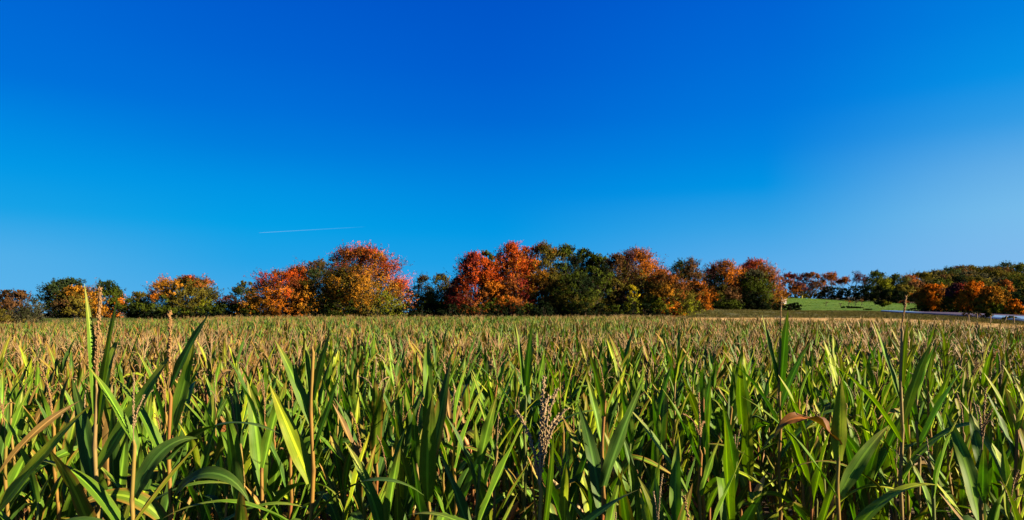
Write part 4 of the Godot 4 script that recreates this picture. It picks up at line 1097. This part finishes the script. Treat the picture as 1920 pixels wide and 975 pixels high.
	plant_tree("dark_shrub", "rounded grey-green bush at the near end of the crop covers", "bush", Q, 1896, 74, 26, 593, {zones = [[0, 0.8, "green"], [0, 0.3, "olive"]], n = 2600, size = 0.15, bottom = 0.0, lobes = 9, twigs = 0, mix = "dark"})
	for i in 7:
		var u := 1716.0 + i * 27.0
		plant_tree("dark_shrub", "%s from left of the dark low shrubs under the orange row" % ordinal(i), "bush", "dark low shrubs under the orange row", u, edges(u)[3][0] + 3.0, 34, 577 + i * 1.6, {zones = [[0, 0.6, "dark"]], n = 1100, size = 0.28, bottom = 0.0, lobes = 6, twigs = 0, mix = "dark"})

func small_things() -> void:
	# crop covers: strips of film laid side by side along the slope
	var film := plain(0.6, Color.BLACK, 0.2)
	var t := thing("crop_covers", "shiny blue and purple-grey film strips on the slope before the orange trees", "crop cover", spot(1800, 110))
	var n := 9
	for i in n:
		var b := Buf.new()
		var p := PackedVector3Array()
		var c := PackedColorArray()
		var cols := 30
		for j in 5:
			for q in cols:
				var u := lerpf(1652.0, 2040.0, float(q) / (cols - 1))
				var e := edges(u)
				var f0 := cover_edge(u)
				var f := lerpf(f0, 0.985, (i + 0.04 + 0.92 * j / 4.0) / n)
				var d := lerpf(e[2][0], e[3][0], f)
				var x := (u - 960.0) * d / F
				var rise := 0.12 + 0.22 * sin(PI * j / 4.0)
				p.append(Vector3(x, hat(x, -d) + rise, -d) - t.position)
				var bl := clampf(maxf(1.0 - smoothstep(1712.0, 1740.0, u + 3.0 * i), smoothstep(1845.0, 1862.0, u) * float(i < 5)), 0, 1)
				c.append(Color(0.06, 0.046, 0.066).lerp(Color(0.10, 0.19, 0.34), bl) * ([0.7, 1.3, 0.8, 1.6, 0.6, 1.1, 0.8, 1.5, 0.9][i] + 0.25 * sin(i * 2.3 + q * 0.9)))
		b.grid(p, 5, cols, c, PackedVector2Array())
		part("film_strip", b.mesh(film), t)
	# hut
	var hp := spot(1467, 215)
	var h := thing("field_hut", "small whitish hut at the wood's edge above the dark shrubs", "hut", hp)
	var white := plain(0.7)
	var parts := {"wall": [Vector3(0, 0.95, 0), Vector3(0.85, 0.75, 0.8), Color(0.3, 0.29, 0.3)], "roof": [Vector3(0, 1.76, 0), Vector3(1.0, 0.06, 0.95), Color(0.12, 0.115, 0.12)], "window": [Vector3(0.3, 1.2, 0.802), Vector3(0.28, 0.16, 0.01), Color(0.05, 0.05, 0.07)], "door": [Vector3(-0.35, 0.8, 0.803), Vector3(0.26, 0.58, 0.012), Color(0.42, 0.4, 0.42)]}
	var wall: Node3D = null
	for k in parts:
		var b := Buf.new()
		var s: Array = parts[k]
		b.box(s[0], Vector3(s[1].x, 0, 0), Vector3(0, s[1].y, 0), Vector3(0, 0, s[1].z), s[2])
		if k == "wall": wall = part(k, b.mesh(white), h)
		else: part(k, b.mesh(white), h if k == "roof" else wall)
	for sx in [-0.75, 0.75]:
		for sz in [-0.7, 0.7]:
			var b := Buf.new()
			b.box(Vector3(sx, 0.0, sz), Vector3(0.06, 0, 0), Vector3(0, 0.2, 0), Vector3(0, 0, 0.06), Color(0.2, 0.15, 0.1))
			part("leg", b.mesh(white), h)
	h.rotation.y = 0.35
	# yellow post on the far strip of meadow
	var yp := thing("marker_post", "short yellow post on the far strip of meadow", "post", spot(1504, 292))
	var pb := Buf.new()
	pb.tube(PackedVector3Array([Vector3(0, -0.1, 0), Vector3(0, 1.1, 0)]), PackedFloat32Array([0.14, 0.14]), 8, PackedColorArray([Color(0.6, 0.5, 0.05), Color(0.6, 0.5, 0.05)]))
	part("post", pb.mesh(white), yp)
	var cb := Buf.new()
	cb.tube(PackedVector3Array([Vector3(0, 1.1, 0), Vector3(0, 1.16, 0), Vector3(0, 1.2, 0)]), PackedFloat32Array([0.16, 0.16, 0.02]), 8, PackedColorArray([Color(0.5, 0.42, 0.04), Color(0.5, 0.42, 0.04), Color(0.5, 0.42, 0.04)]))
	part("cap", cb.mesh(white), yp)
	# fence posts by the stubble
	var fl := ["fence post left of the grey twiggy bush, the tallest of the posts", "thin fence post between the grey twiggy bush and the dark upright bush", "short fence post just right of the dark upright bush", "leaning fence post left of the rounded grey-green bush", "short fence post right of the leaning one"]
	var fq := [[1816, 62, 596, 0.0], [1832, 74, 590, 0.0], [1857, 60, 605, 0.0], [1883, 62, 603, -0.35], [1901, 60, 606, 0.05]]
	for i in 5:
		var at := spot(fq[i][0], fq[i][1])
		var fh: float = maxf(0.7, height_of(fq[i][2], fq[i][1]) - at.y)
		var o := thing("fence_post", fl[i], "fence post", at, "fence posts along the stubble")
		var b := Buf.new()
		var c := Color(0.2, 0.14, 0.08)
		b.tube(PackedVector3Array([Vector3(0, -0.2, 0), Vector3(0.01, fh * 0.5, 0), Vector3(0, fh - 0.04, 0), Vector3(0, fh, 0)]), PackedFloat32Array([0.06, 0.055, 0.052, 0.02]), 7, PackedColorArray([c, c * 0.9, c * 1.1, c]))
		part("post", b.mesh(M.bark), o)
		o.rotation.z = fq[i][3]
	# vapour trail
	var vm := StandardMaterial3D.new()
	vm.vertex_color_use_as_albedo = true
	vm.transparency = BaseMaterial3D.TRANSPARENCY_ALPHA
	vm.roughness = 1.0
	vm.metallic_specular = 0.0
	vm.cull_mode = BaseMaterial3D.CULL_DISABLED
	var D := 20000.0
	var tb := Buf.new()
	var pts := PackedVector3Array()
	var rad := PackedFloat32Array()
	var cs := PackedColorArray()
	for i in 25:
		var s := i / 24.0
		var u := lerpf(485.0, 705.0, s)
		var y := lerpf(436.5, 424.0, s)
		pts.append(Vector3((u - 960.0) * D / F, EYE + (HZ - y) * D / F, -D))
		rad.append(lerpf(4.0, 12.0, sqrt(s)))
		cs.append(Color(0.8, 0.82, 0.85, lerpf(0.075, 0.0, pow(s, 0.6)) * smoothstep(0.0, 0.02, s + 0.01)))
	tb.tube(pts, rad, 6, cs)
	tag(part("contrail_cloud", tb.mesh(vm), self), "thin white vapour trail in the blue sky above the fiery orange tree", "vapour trail")
